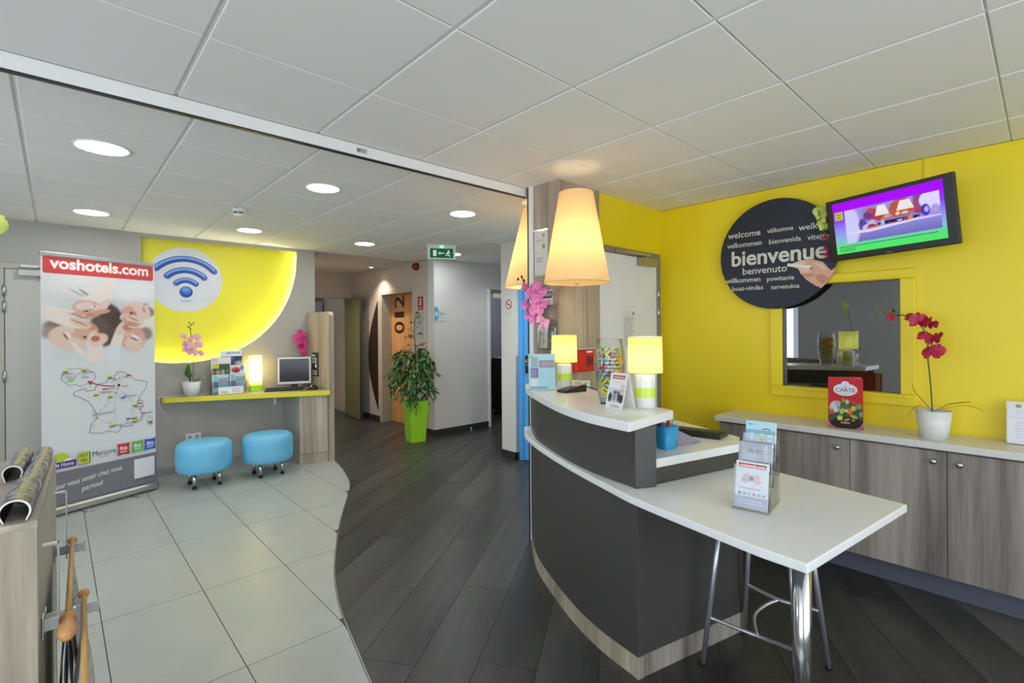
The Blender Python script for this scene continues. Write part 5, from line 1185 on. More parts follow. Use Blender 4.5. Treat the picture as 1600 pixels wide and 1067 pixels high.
ph2 = soft([(0.30, 0.88, 0.38, 0.16, -0.1, S('#e2e0df'), 0.5), (0.80, 0.86, 0.30, 0.16, 0.2, S('#e8e8e8'), 0.5), (0.36, 0.80, 0.11, 0.018, -0.75, S('#9d9692'), 0.5), (0.28, 0.81, 0.09, 0.012, -0.55, S('#b5afab'), 0.5), (0.10, 0.74, 0.20, 0.05, 0.2, S('#dcdad8'), 0.6),
            (0.56, 0.50, 0.15, 0.24, 0.25, S('#52443e'), 0.18), (0.50, 0.36, 0.10, 0.22, 0.35, S('#66534b'), 0.2), (0.63, 0.42, 0.06, 0.22, 0.0, S('#4c3d38'), 0.25), (0.58, 0.30, 0.07, 0.14, 0.1, S('#5d4c45'), 0.25),
            (0.11, 0.44, 0.12, 0.08, 0.2, S('#8a786d'), 0.4), (0.06, 0.36, 0.08, 0.09, 0.0, S('#a39184'), 0.5), (0.93, 0.62, 0.09, 0.07, -0.6, S('#8f7c6e'), 0.4), (0.91, 0.34, 0.08, 0.10, 0.2, S('#9d8778'), 0.4), (0.86, 0.70, 0.10, 0.02, 0.2, S('#a39184'), 0.5),
            (0.52, 0.86, 0.07, 0.20, -0.55, ar, 0.2), (0.44, 0.74, 0.19, 0.085, 0.5, ar, 0.18), (0.37, 0.63, 0.14, 0.11, -0.15, sk2, 0.16), (0.34, 0.665, 0.085, 0.05, 0.35, S('#e6cfc6'), 0.2), (0.44, 0.655, 0.05, 0.028, 0.0, S('#efe8e4'), 0.25), (0.430, 0.660, 0.012, 0.012, 0, S('#a23342'), 0.3), (0.35, 0.600, 0.035, 0.007, 0.3, S('#5f3f38'), 0.4),
            (0.50, 0.66, 0.12, 0.045, 0.95, sk, 0.2), (0.40, 0.565, 0.13, 0.026, 0.35, sk3, 0.22), (0.49, 0.60, 0.09, 0.030, 0.25, S('#d59d8a'), 0.22), (0.12, 0.60, 0.26, 0.05, -0.22, ar, 0.2), (0.30, 0.575, 0.07, 0.03, 0.1, sk2, 0.25), (0.30, 0.545, 0.12, 0.012, -0.35, ln2, 0.4),
            (0.82, 0.61, 0.15, 0.13, -0.4, sk, 0.16), (0.73, 0.63, 0.07, 0.05, 0.4, sk2, 0.22), (0.78, 0.585, 0.045, 0.035, 0, S('#c9826c'), 0.25), (0.765, 0.595, 0.012, 0.018, 0, S('#4b2f28'), 0.35), (0.89, 0.64, 0.010, 0.05, 0.2, S('#b08a7c'), 0.5), (0.70, 0.54, 0.05, 0.05, 0, S('#e3bfb0'), 0.2), (0.72, 0.515, 0.06, 0.012, -0.2, ln2, 0.4),
            (0.22, 0.30, 0.18, 0.15, -0.25, sk, 0.14), (0.36, 0.37, 0.11, 0.12, 0.2, sk2, 0.18), (0.205, 0.325, 0.018, 0.050, 0.45, S('#f4ece8'), 0.25), (0.190, 0.315, 0.007, 0.05, 0.45, S('#8a554c'), 0.4), (0.315, 0.415, 0.014, 0.018, 0, S('#3f2822'), 0.35), (0.345, 0.305, 0.016, 0.018, 0, S('#3f2822'), 0.35), (0.26, 0.33, 0.03, 0.04, 0.3, S('#dcae9a'), 0.3), (0.40, 0.41, 0.045, 0.035, 0.3, S('#cf8f77'), 0.25),
            (0.16, 0.50, 0.22, 0.06, -0.45, ar, 0.18), (0.31, 0.46, 0.11, 0.05, -0.55, S('#e6c8b6'), 0.2), (0.30, 0.47, 0.10, 0.010, -0.5, ln2, 0.4), (0.43, 0.13, 0.075, 0.26, 0.05, ar, 0.16), (0.46, 0.27, 0.10, 0.075, 0.6, sk, 0.18), (0.435, 0.285, 0.045, 0.04, 0.2, S('#b9705a'), 0.25), (0.47, 0.33, 0.08, 0.02, -0.2, S('#e6bfae'), 0.25), (0.30, 0.15, 0.03, 0.14, 0.6, ar, 0.2),
            (0.77, 0.29, 0.14, 0.18, 0.3, sk2, 0.15), (0.79, 0.22, 0.10, 0.10, 0.3, sk, 0.2), (0.62, 0.22, 0.055, 0.30, -0.25, ar, 0.16), (0.67, 0.40, 0.05, 0.10, -0.5, sk, 0.2), (0.73, 0.42, 0.06, 0.045, 0.2, S('#c98871'), 0.22), (0.80, 0.30, 0.055, 0.022, -0.55, S('#f2e8e4'), 0.3), (0.79, 0.275, 0.05, 0.010, -0.55, S('#a0504e'), 0.35), (0.765, 0.345, 0.013, 0.016, 0, S('#3f2822'), 0.35),
            (0.90, 0.47, 0.18, 0.05, 0.25, ar, 0.2), (0.80, 0.50, 0.10, 0.07, -0.5, sk, 0.18), (0.77, 0.47, 0.10, 0.022, -0.3, S('#d09a85'), 0.22), (0.76, 0.445, 0.09, 0.009, -0.3, ln2, 0.4), (0.78, 0.525, 0.08, 0.009, -0.5, ln2, 0.4), (0.74, 0.335, 0.07, 0.018, 0.35, S('#e3bba8'), 0.25),
            (0.58, 0.10, 0.10, 0.12, 0.1, S('#dfe4ea'), 0.3)], lambda a, b: mix(wht, S('#cfcfd0'), min(a, 1 - a, b * 1.2, (1 - b) * 1.2) * 3), 1.0, 0.013)
k.paint(0.0, 1.13, BW - 0.016, 1.86, 110, 100, ph2)
k.rrect(0.012, 1.868, BW - 0.028, 2.002, 0.018, red_); k.text('voshotels.com', 0.055, 1.912, 0.725, S('#f2ecec'), 0.125, 0.03)
# map
dk = S('#4a4a50'); z0 = -0.08


def mp(x, y): return ((x - 250) / 680 * 0.61 + 0.22 - 0.008, 1.168 - (y - 80) / 640 * 0.585 + z0)


out = [(245, 295), (270, 280), (335, 262), (345, 290), (410, 288), (415, 262), (440, 235), (505, 225), (508, 205), (560, 190), (590, 150), (600, 128), (640, 135), (720, 180), (745, 215), (800, 235), (868, 255), (850, 320), (800, 390), (770, 450), (800, 425), (820, 440), (828, 500),
       (800, 520), (822, 590), (800, 635), (750, 655), (690, 640), (620, 660), (620, 700), (590, 718), (520, 690), (450, 700), (365, 680), (380, 600), (420, 560), (430, 520), (405, 470), (360, 390), (290, 340), (250, 320), (245, 295)]
k.line([mp(*p) for p in out], 0.004, dk)
k.line([mp(*p) for p in [(155, 150), (200, 80), (270, 72), (340, 85), (410, 130), (415, 175), (380, 210), (330, 230), (300, 245), (270, 225), (215, 225), (160, 175), (155, 150)]], 0.003, dk)
k.line([mp(*p) for p in [(890, 600), (915, 640), (905, 690), (875, 690), (862, 640), (890, 600)]], 0.003, dk)
for ln in ([(610, 270), (580, 330), (575, 400), (580, 630)], [(610, 300), (680, 360), (720, 420), (715, 560)], [(520, 370), (515, 440), (450, 480), (440, 540)], [(440, 560), (500, 610), (560, 620)]): k.line([mp(*p) for p in ln], 0.002, S('#a5a5aa'))
k.line([mp(*p) for p in [(570, 266), (500, 258), (420, 235), (380, 212)]], 0.009, S('#b3285c')); k.poly([mp(350, 195), mp(395, 205), mp(372, 240)], S('#b3285c'))
k.ell(*mp(610, 262), 0.011, 0.011, S('#222226')); k.text('PARIS', *mp(635, 282), 0.05, dk, 0.016, 0.01)
for (x, y, c) in ((280, 125, '#b33'), (258, 143, '#b33'), (250, 163, '#b33'), (614, 192, '#b33'), (570, 196, '#444'), (583, 330, '#444'), (604, 287, '#b33'), (665, 370, '#333'), (795, 522, '#333'), (427, 553, '#d55'), (818, 592, '#b33'), (570, 640, '#333'), (760, 600, '#333'), (770, 622, '#333')):
    c = '#' + ''.join(q * 2 for q in c[1:]); k.ell(*mp(x, y), 0.0055, 0.0055, S(c), 0, 10)
for i, (x, y, c1, c2) in enumerate(((185, 98, '#d8dc48', '#555'), (325, 95, '#d8dc48', '#555'), (222, 180, '#b5c93c', '#7c8c2c'), (530, 178, '#d8dc48', '#555'), (696, 182, '#c33c44', '#eee'), (490, 296, '#c33c44', '#eee'), (418, 332, '#d8dc48', '#555'), (533, 368, '#b5c93c', '#777'), (643, 394, '#3f58b5', '#dde'),
                                    (750, 475, '#d8dc48', '#555'), (788, 470, '#c33c44', '#eee'), (412, 525, '#7cb04a', '#cdd'), (828, 575, '#c33c44', '#eee'), (687, 608, '#3f58b5', '#dde'), (735, 600, '#d8dc48', '#555'), (545, 645, '#d8dc48', '#555'), (742, 632, '#d8dc48', '#555'), (890, 665, '#c8a03c', '#555'))):
    u, v = mp(x, y); c2 = '#' + ''.join(q * 2 for q in c2[1:]); k.rect(u - 0.017, v - 0.012, u + 0.017, v + 0.014, S(c1)); k.rect(u - 0.017, v - 0.010, u + 0.017, v + 0.000, S(c2))
for i, (x, y, w_) in enumerate(((150, 130, 0.10), (300, 128, 0.09), (300, 170, 0.07), (630, 192, 0.05), (510, 294, 0.06), (450, 328, 0.10), (665, 385, 0.10), (440, 522, 0.14), (735, 505, 0.07), (850, 575, 0.06), (620, 678, 0.11), (560, 655, 0.06), (545, 218, 0.05), (180, 160, 0.05))):
    u, v = mp(x, y); k.scribble(u, v, u + w_, v + 0.018, 2, S('#8d8d93'), 20 + i)
for (x, y) in ((315, 380), (395, 480), (490, 445), (565, 485), (600, 360), (640, 345), (715, 410), (720, 545), (530, 610), (610, 225), (570, 245), (600, 150), (795, 555), (805, 625), (385, 620)):
    u, v = mp(x, y); k.arc(u, v, 0.012, 0.0025, 0, 2 * PI, S('#b4b4b9'), 10, False)
# grey foot with slogan, emblems above it
k.rect(0, 0, BW - 0.016, 0.265, gry)
k.text('pour vous sentir chez vous,', 0.055, 0.125, 0.50, S('#e4e4e8'), 0.062, 0.004, 0.35, 0.10); k.text('partout', 0.25, 0.068, 0.16, S('#e4e4e8'), 0.062, 0.004, 0.35, 0.10)
k.rect(0.645, 0.060, 0.815, 0.235, S('#dfe0e4')); k.scribble(0.66, 0.035, 0.80, 0.055, 1, S('#55545c'), 8)
k.rect(0.02, 0.292, 0.215, 0.345, S('#5a2a86')); k.text('lle Home', 0.075, 0.306, 0.125, S('#e8e2f0'), 0.046, 0.012); k.poly([(0.11 + 0.055 * math.cos(PI * i / 12), 0.345 + 0.075 * math.sin(PI * i / 12)) for i in range(13)], S('#b9cf3c')); k.poly([(0.13, 0.345), (0.15, 0.37), (0.165, 0.36), (0.18, 0.375), (0.185, 0.345)][::-1], S('#e9f0b8'))
k.rrect(0.232, 0.290, 0.312, 0.390, 0.008, S('#2f3a22')); k.rrect(0.230, 0.294, 0.306, 0.392, 0.008, S('#c9d03c')); k.text('FIRST', 0.238, 0.348, 0.062, S('#2f3a22'), 0.044, 0.008); k.text('INN', 0.246, 0.308, 0.044, S('#2f3a22'), 0.046, 0.008)
k.text('Mercure', 0.330, 0.338, 0.17, S('#4c4b52'), 0.062); k.text('HOTELS', 0.375, 0.316, 0.075, S('#77767c'), 0.018)
for i, (u, c, st) in enumerate(((0.514, '#c22c34', 0.0), (0.626, '#6fae3f', 1), (0.730, '#2f55b5', 1))):
    w_ = 0.094; k.poly([(u, 0.300), (u + w_ / 2, 0.306), (u + w_, 0.300), (u + w_ - 0.005, 0.352), (u + w_, 0.404), (u + w_ / 2, 0.398), (u, 0.404), (u + 0.005, 0.352)], S(c))
    k.text('ibis', u + 0.018, 0.345, 0.058, S('#f2eeee'), 0.052, 0.016); k.scribble(u + 0.02, 0.318, u + 0.08, 0.338, 1 + int(st), S('#e6e6e6'), 30 + i)
k.build(ba, (0.008, 0, 0.09), (1, 0, 0), (0, 0, 1), 'print')

# ------------------------------------------------------------------ things on the reception counter
cm = {'silver': pm('silver wrapper', (0.55, 0.56, 0.60), 0.3, 0.5, var=0.3, scale=60), 'yellow': pm('yellow wrapper', (0.78, 0.72, 0.06), 0.35, var=0.15, scale=50), 'orange': pm('orange wrapper', (0.88, 0.36, 0.03), 0.35, var=0.3, scale=50),
      'red': pm('red wrapper', (0.62, 0.06, 0.08), 0.35, var=0.3, scale=50), 'teal': pm('teal wrapper', (0.20, 0.45, 0.55), 0.35, var=0.2, scale=50), 'lime': pm('lime wrapper', (0.52, 0.62, 0.12), 0.35, var=0.2, scale=50), 'gold': pm('gold wrapper', (0.85, 0.52, 0.12), 0.35, var=0.2, scale=50)}
VX, VY, VZ = 2.04, 1.49, 1.107
va = thing('candy_vase', 'tall barrel-shaped glass vase filled with wrapped candies', 'vase', (VX, VY, VZ))
VP = [(0.050, 0.0), (0.054, 0.02), (0.064, 0.07), (0.073, 0.13), (0.077, 0.19), (0.075, 0.25), (0.068, 0.30), (0.064, 0.322)]
MB().lathe(VP, 40, cap1=False).lathe([(r - 0.003, max(z, 0.008)) for r, z in VP][::-1], 40, cap0=False, cap1=True).build('glass_wall', GLASS, va)
MB().tube([(0.0635 * math.cos(q * PI / 20), 0.0635 * math.sin(q * PI / 20), 0.322) for q in range(41)], 0.0018, 6, caps=False).build('rim', GLASS, va)


def vase_r(z):
    for (r0, z0_), (r1, z1_) in zip(VP, VP[1:]):
        if z0_ <= z <= z1_: return r0 + (r1 - r0) * (z - z0_) / (z1_ - z0_)
    return 0.06


def candy_proto(L, r):
    mb = MB(); mb.tube([(-L / 2, 0, 0), (-L / 2 + 0.008, 0, 0), (-L / 2 + 0.010, 0, 0), (L / 2 - 0.010, 0, 0), (L / 2 - 0.008, 0, 0), (L / 2, 0, 0)], [r * 0.9, r * 0.25, r * 0.9, r * 0.9, r * 0.25, r * 0.9], 6)
    o = mb.build('candy', cm['silver']); d = o.data; bpy.data.objects.remove(o); return d


cp = {}
for key_ in cm:
    d = candy_proto(0.055 if key_ in ('yellow', 'lime') else 0.040, 0.0065 if key_ in ('yellow', 'lime') else 0.008); d.materials[0] = cm[key_]; cp[key_] = d
rc = random.Random(5)
toward = math.atan2(-VY, -VX)
for lay in range(14):
    z = 0.022 + lay * 0.0185; R = vase_r(z) - 0.016
    for m in range(10):
        a = toward + (m - 4.5) * 0.46 + (0.22 if lay % 2 else 0); side = (m - 4.5) * 0.74
        if z < 0.055: key_ = rc.choice(('silver', 'silver', 'teal'))
        elif z < 0.125: key_ = rc.choice(('yellow', 'lime', 'yellow', 'silver'))
        elif side > 0.5 and rc.random() < 0.75: key_ = rc.choice(('orange', 'gold', 'orange'))
        else: key_ = rc.choice(('silver', 'teal', 'lime', 'yellow', 'red', 'silver', 'silver'))
        o = bpy.data.objects.new('wrapped_candy', cp[key_]); COL.objects.link(o)
        rr = R - rc.uniform(0, 0.006); o.location = (VX + rr * math.cos(a), VY + rr * math.sin(a), VZ + z)
        tilt = rc.uniform(-0.5, 0.5) if key_ not in ('yellow', 'lime') else rc.choice((-1, 1)) * rc.uniform(0.7, 1.4)
        if z < 0.04: tilt *= 0.2
        o.rotation_euler = (0, tilt, a + PI / 2)
        tag(o, {'silver': 'silver-wrapped candy', 'teal': 'teal-wrapped candy', 'red': 'red-wrapped candy', 'orange': 'orange-wrapped candy', 'gold': 'gold-wrapped candy', 'yellow': 'long yellow-wrapped candy', 'lime': 'long lime-wrapped candy'}[key_] + ' inside the tall glass vase on the counter', 'candy', key_ + ' candies in the glass vase')

for lay in range(14):
    z = 0.026 + lay * 0.0185; R = max(0.012, vase_r(z) - 0.040)
    for m in range(6):
        a = m * 1.047 + lay * 0.5; key_ = rc.choice(('silver', 'yellow', 'lime', 'teal', 'red', 'silver', 'gold'))
        o = bpy.data.objects.new('wrapped_candy', cp[key_]); COL.objects.link(o); o.location = (VX + R * math.cos(a), VY + R * math.sin(a), VZ + z)
        o.rotation_euler = (0, rc.uniform(-0.5, 0.5) * (0.2 if z < 0.06 else 1), a + PI / 2 + rc.uniform(-0.5, 0.5))
        tag(o, {'silver': 'silver-wrapped candy', 'teal': 'teal-wrapped candy', 'red': 'red-wrapped candy', 'orange': 'orange-wrapped candy', 'gold': 'gold-wrapped candy', 'yellow': 'long yellow-wrapped candy', 'lime': 'long lime-wrapped candy'}[key_] + ' inside the tall glass vase on the counter', 'candy', key_ + ' candies in the glass vase')

# tent card
tc_ = thing('tent_card', 'white folded tent card with red title and black photo before the candy vase', 'card', (1.9135, 1.3775, VZ), math.atan2(-0.992, -0.123))
MB().add([(-0.053, 0, 0), (0.053, 0, 0), (0.053, 0.046, 0.165), (-0.053, 0.046, 0.165), (-0.053, 0.0015, 0), (0.053, 0.0015, 0), (0.053, 0.0475, 0.165), (-0.053, 0.0475, 0.165)],
         [(0, 1, 2, 3), (7, 6, 5, 4), (0, 4, 5, 1), (1, 5, 6, 2), (2, 6, 7, 3), (3, 7, 4, 0)]).build('front_leaf', PAPER, tc_)
MB().add([(-0.053, 0.094, 0), (0.053, 0.094, 0), (0.053, 0.048, 0.165), (-0.053, 0.048, 0.165), (-0.053, 0.0955, 0), (0.053, 0.0955, 0), (0.053, 0.0495, 0.165), (-0.053, 0.0495, 0.165)],
         [(3, 2, 1, 0), (4, 5, 6, 7), (1, 5, 4, 0), (2, 6, 5, 1), (3, 7, 6, 2), (0, 4, 7, 3)]).build('rear_leaf', PAPER, tc_)
k = Ink(); k.rect(0, 0, 0.106, 0.17, S('#e4e3e4')); k.rect(0.015, 0.142, 0.092, 0.160, S('#b8383a')); k.text('voshotels.com', 0.020, 0.147, 0.067, S('#f2e8e8'), 0.012, 0.02)
k.paint(0.006, 0.030, 0.100, 0.095, 24, 16, soft([(0.5, 0.7, 0.35, 0.35, 0, S('#b9b9bd'), 0.6), (0.14, 0.35, 0.14, 0.4, 0, S('#26262c'), 0.3), (0.86, 0.3, 0.16, 0.4, 0, S('#222228'), 0.3), (0.68, 0.45, 0.10, 0.45, 0, S('#33333a'), 0.3), (0.42, 0.4, 0.16, 0.4, 0, S('#8f8f95'), 0.4), (0.45, 0.75, 0.18, 0.1, 0, S('#3a3a40'), 0.4)], S('#cfcfd3')))
k.scribble(0.075, 0.080, 0.100, 0.118, 4, S('#d98a94'), 4); k.scribble(0.02, 0.122, 0.09, 0.130, 1, S('#c5c5c8'), 5, 0.3); k.scribble(0.03, 0.006, 0.09, 0.022, 2, S('#9a9aa0'), 6)
k.build(tc_, (-0.053, 0, 0), (1, 0, 0), (0, 0.2686, 0.9632), 'print')

# leaflet holder at the far tip, terminal, cards
lh = thing('leaflet_holder', 'clear slanted holder with pale blue leaflet by the magenta orchid', 'leaflet holder', (2.185, 2.096, VZ), math.atan2(-0.66, 0.75))
MB().box(-0.085, 0.085, 0, 0.003, 0, 0.225).xform(Matrix.Rotation(-0.20, 4, 'X')).build('back_plate', ACRYL, lh)
MB().box(-0.085, 0.085, 0.0, 0.075, 0, 0.003).build('base', ACRYL, lh)
lfo = sheet('leaflet', 'pale blue and grey leaflet standing in the slanted holder by the magenta orchid', 'leaflet', (2.185 - 0.004 * 0.66, 2.096 - 0.004 * 0.75, VZ + 0.004), (-0.20, 0, math.atan2(-0.66, 0.75)), 0.165, 0.222, blue_leaflet(0.165, 0.222, 9), thick=0.002)
ct = thing('card_terminal', 'black card payment terminal lying on the counter top', 'card terminal', (2.265, 1.930, VZ), math.atan2(-0.80, 0.60) + 0.75)
MB().add([(-0.085, -0.04, 0), (0.085, -0.04, 0), (0.085, 0.04, 0), (-0.085, 0.04, 0), (-0.085, -0.036, 0.016), (0.085, -0.04, 0.042), (0.085, 0.04, 0.042), (-0.085, 0.036, 0.016)],
         [(3, 2, 1, 0), (4, 5, 6, 7), (0, 1, 5, 4), (1, 2, 6, 5), (2, 3, 7, 6), (3, 0, 4, 7)]).build('case', BLACK, ct, bevel=0.006)
MB().add([(0.015, -0.028, 0.0325), (0.07, -0.03, 0.041), (0.07, 0.03, 0.041), (0.015, 0.028, 0.0325), (0.015, -0.028, 0.034), (0.07, -0.03, 0.0425), (0.07, 0.03, 0.0425), (0.015, 0.028, 0.034)],
         [(3, 2, 1, 0), (4, 5, 6, 7), (0, 1, 5, 4), (1, 2, 6, 5), (2, 3, 7, 6), (3, 0, 4, 7)]).build('display', pm('grey display', (0.45, 0.46, 0.46), 0.2), ct)
for i in range(4):
    for j in range(3): MB().box(-0.07 + i * 0.018, -0.057 + i * 0.018, -0.024 + j * 0.018, -0.011 + j * 0.018, 0.017 + 0.0028 * i, 0.0215 + 0.0028 * i).build('key', pm('grey key', (0.12, 0.12, 0.12), 0.4), ct)
MB().tube(catmull([(0.08, 0, 0.02), (0.12, -0.01, 0.02), (0.16, -0.05, 0.006), (0.19, -0.10, 0.004)], 5), 0.003, 6).build('cable', BLACK, ct)
for nm, x, y, rz, lb_ in (('card', 2.385, 1.995, -0.8, 'small white business card leaning near the payment terminal'), ('card', 2.405, 1.935, -0.7, 'small white business card leaning closest to the candy vase')):
    k = Ink(); k.rect(0, 0, 0.05, 0.055, S('#e2e0de')); k.ell(0.025, 0.040, 0.016, 0.007, S('#c0b23c')); k.scribble(0.008, 0.01, 0.04, 0.03, 2, S('#b5b3b8'), 3)
    sheet(nm, lb_, 'card', (x, y, VZ), (-0.15, 0, rz), 0.05, 0.055, k, thick=0.012)

# ------------------------------------------------------------------ inner desk
cu_ = thing('pen_cup', 'sky blue plastic pen cup on the inner reception desk', 'cup', (2.112, 1.222, 0.9174), -0.25)
mb = MB(); nn = 28
ring = lambda r, z: [(r * math.copysign(abs(math.cos(2 * PI * i / nn)) ** 0.55, math.cos(2 * PI * i / nn)), r * math.copysign(abs(math.sin(2 * PI * i / nn)) ** 0.55, math.sin(2 * PI * i / nn)), z) for i in range(nn)]
rings = [ring(0.036, 0), ring(0.050, 0.108), ring(0.047, 0.108), ring(0.034, 0.006)]
vs = [p for r in rings for p in r]; fs = []
for j in range(3):
    for i in range(nn): fs.append((j * nn + i, j * nn + (i + 1) % nn, (j + 1) * nn + (i + 1) % nn, (j + 1) * nn + i))
mb.add(vs, fs, 0, True); mb.add(rings[0], [tuple(range(nn))[::-1]]); mb.add(rings[3], [tuple(range(nn))]); mb.build('cup', CUPBLUE, cu_)
MB().box(-0.006, 0.006, -0.0475, -0.044, 0.06, 0.10).xform(Matrix.Translation((0, -0.0, 0)) @ Matrix.Rotation(-0.12, 4, 'X')).build('clip', pm('pale clip', (0.4, 0.6, 0.4), 0.4), cu_)
TEAL = pm('teal pen', (0.05, 0.50, 0.48), 0.35); PENRED = pm('red pen', (0.62, 0.02, 0.02), 0.3); PENDARK = pm('dark pen', (0.03, 0.012, 0.015), 0.3)
for i, (dx, dy, lean, dirn, m_, lb_) in enumerate(((0.012, -0.012, 0.10, 0.5, PENRED, 'thick red marker standing upright in the blue pen cup'), (0.022, 0.006, 0.55, 0.1, TEAL, 'teal pen leaning far out of the blue pen cup'),
                                                   (-0.02, -0.01, 0.22, 2.6, PENRED, 'red ballpoint leaning towards the upper panel in the pen cup'), (-0.022, 0.012, 0.30, 2.9, PENDARK, 'dark pen leaning over the rim of the pen cup'),
                                                   (-0.008, 0.016, 0.2, 1.8, PENDARK, 'dark red pen at the rear of the pen cup'), (-0.012, -0.022, 0.12, 3.6, PENRED, 'slim red pen at the front of the pen cup'), (0.004, 0.0, 0.15, 2.2, CUPBLUE, 'blue pen in the middle of the pen cup'))):
    t = thing('pen', lb_, 'pen', (2.112 + dx * 0.6, 1.222 + dy * 0.6, 0.925), 0, 'pens in the blue cup')
    L = 0.15 if i == 0 else 0.134 if i == 2 else 0.145; d = Vector((math.sin(lean) * math.cos(dirn), math.sin(lean) * math.sin(dirn), math.cos(lean))); r_ = 0.0045 if i else 0.0075
    MB().cyl((0, 0, 0), tuple(d * L * 0.72), r_, 8).build('barrel', m_, t); MB().cyl(tuple(d * L * 0.72), tuple(d * L), r_ * 1.1, 8, r1=r_ * 0.85).build('cap', m_, t)
keyboard('black keyboard on the inner reception desk by the yellow wall', 2.50, 1.33, 0.9174, -PI / 2 + 0.15 + PI, 0.40, 0.16, 5, 15)
MB_ = thing('document_wedge', 'lilac grey sloping wedge beside the blue pen cup', 'document stand', (2.265, 1.225, 0.9174), -0.22)
MB().add([(-0.085, -0.045, 0), (0.085, -0.045, 0), (0.085, 0.06, 0), (-0.085, 0.06, 0), (-0.085, -0.045, 0.082), (-0.085, 0.06, 0.082), (0.085, -0.045, 0.006), (0.085, 0.06, 0.006)],
         [(3, 2, 1, 0), (0, 1, 6, 4), (1, 2, 7, 6), (2, 3, 5, 7), (3, 0, 4, 5), (4, 6, 7, 5)]).build('body', pm('lilac grey plastic', (0.28, 0.26, 0.33), 0.45), MB_, bevel=0.002)
MB().box(-0.07, 0.07, 0.05, 0.058, 0.012, 0.02).xform(Matrix.Translation((0, 0, 0.036)) @ Matrix.Rotation(0.42, 4, 'Y')).build('ledge', BLACK, MB_)

# ------------------------------------------------------------------ brochure holder on the white table end
HRZ = math.atan2(-0.99, 0.14)
bh = thing('brochure_holder', 'clear three-tier brochure holder on the white table end', 'brochure holder', (1.863, 0.7425, 0.8064), HRZ)
tilt = -0.20; Tt = Matrix.Translation((0, 0, 0.0108)) @ Matrix.Rotation(tilt, 4, 'X')
for i, (y0, z0_, h_) in enumerate(((0.0, 0.0, 0.155), (0.052, 0.085, 0.155), (0.104, 0.175, 0.10))):
    MB().box(-0.060, 0.060, y0 + 0.030 * 0, y0 + 0.0025, z0_, z0_ + h_).xform(Tt).build('pocket_front', ACRYL, bh)
    for sx in (-0.060, 0.0575): MB().box(sx, sx + 0.0025, y0, y0 + 0.05, z0_, z0_ + h_ * 0.92).xform(Tt).build('pocket_side', ACRYL, bh)
    MB().box(-0.060, 0.060, y0, y0 + 0.05, z0_, z0_ + 0.0025).xform(Tt).build('pocket_floor', ACRYL, bh)
MB().box(-0.060, 0.060, 0.154, 0.157, 0.06, 0.30).xform(Tt).build('back_plate', ACRYL, bh)
MB().add([(-0.062, 0.0, 0), (-0.0595, 0.0, 0), (-0.0595, 0.20, 0), (-0.062, 0.20, 0), (-0.062, 0.004, 0.02), (-0.0595, 0.004, 0.02), (-0.0595, 0.205, 0.21), (-0.062, 0.205, 0.21)], [(3, 2, 1, 0), (4, 5, 6, 7), (0, 1, 5, 4), (1, 2, 6, 5), (2, 3, 7, 6), (3, 0, 4, 7)]).build('side_plate', ACRYL, bh)
MB().add([(0.0595, 0.0, 0), (0.062, 0.0, 0), (0.062, 0.20, 0), (0.0595, 0.20, 0), (0.0595, 0.004, 0.02), (0.062, 0.004, 0.02), (0.062, 0.205, 0.21), (0.0595, 0.205, 0.21)], [(3, 2, 1, 0), (4, 5, 6, 7), (0, 1, 5, 4), (1, 2, 6, 5), (2, 3, 7, 6), (3, 0, 4, 7)]).build('side_plate', ACRYL, bh)
Hm = Matrix.Translation((1.863, 0.7425, 0.806)) @ Matrix.Rotation(HRZ, 4, 'Z') @ Tt


def in_holder(label, y0, z0_, w, h, ink, th):
    p = Hm @ Vector((0, y0, z0_)); return sheet('brochure', label, 'brochure', tuple(p), (tilt, 0, HRZ), w, h, ink, thick=th)


w, h = 0.110, 0.165; k = Ink(); k.rect(0, 0, w, h, S('#dcdee0')); k.rect(0, 0, w, 0.040, S('#8c8dab')); k.rect(0.008, 0.142, 0.104, 0.158, S('#b5333c')); k.text('voshotels.com', 0.012, 0.1465, 0.088, S('#f0e6e6'), 0.014, 0.02)
k.paint(0.014, 0.075, 0.094, 0.136, 24, 20, soft([(0.5, 0.5, 0.14, 0.2, 0, S('#3d3034'), 0.4), (0.3, 0.62, 0.2, 0.16, 0, S('#d5a79c'), 0.4), (0.72, 0.62, 0.2, 0.16, 0, S('#dbb0a4'), 0.4), (0.25, 0.36, 0.2, 0.2, 0, S('#cf9f94'), 0.4), (0.75, 0.34, 0.2, 0.2, 0, S('#d5a8a0'), 0.4), (0.14, 0.42, 0.08, 0.1, 0, S('#7a6c70'), 0.6)], S('#dcdee0')))
k.scribble(0.016, 0.062, 0.09, 0.074, 1, S('#a9a9ad'), 3); k.scribble(0.012, 0.010, 0.10, 0.030, 2, S('#b9bad0'), 4)
for i, c in enumerate(('#55545c', '#8a8c4c', '#a9a9b0', '#b5525c', '#8c95a0', '#8088a8')): k.rect(0.010 + i * 0.0165, 0.044, 0.021 + i * 0.0165, 0.054, S(c))
in_holder('white brochure with red title in the lowest tier of the clear holder', 0.010, 0.004, w, h, k, 0.018)
w, h = 0.108, 0.155; k = Ink(); k.rect(0, 0, w, h, S('#8d93a5')); k.paint(0, 0, w, h, 10, 14, soft([(0.5, 1.0, 0.7, 0.25, 0, S('#6f7a8c'), 0.7), (0.3, 0.55, 0.4, 0.3, 0, S('#a9afc2'), 0.8), (0.15, 0.2, 0.2, 0.15, 0, S('#c9b5ac'), 0.6), (0.85, 0.2, 0.2, 0.15, 0, S('#c9b5ac'), 0.6)], S('#8d93a5')))
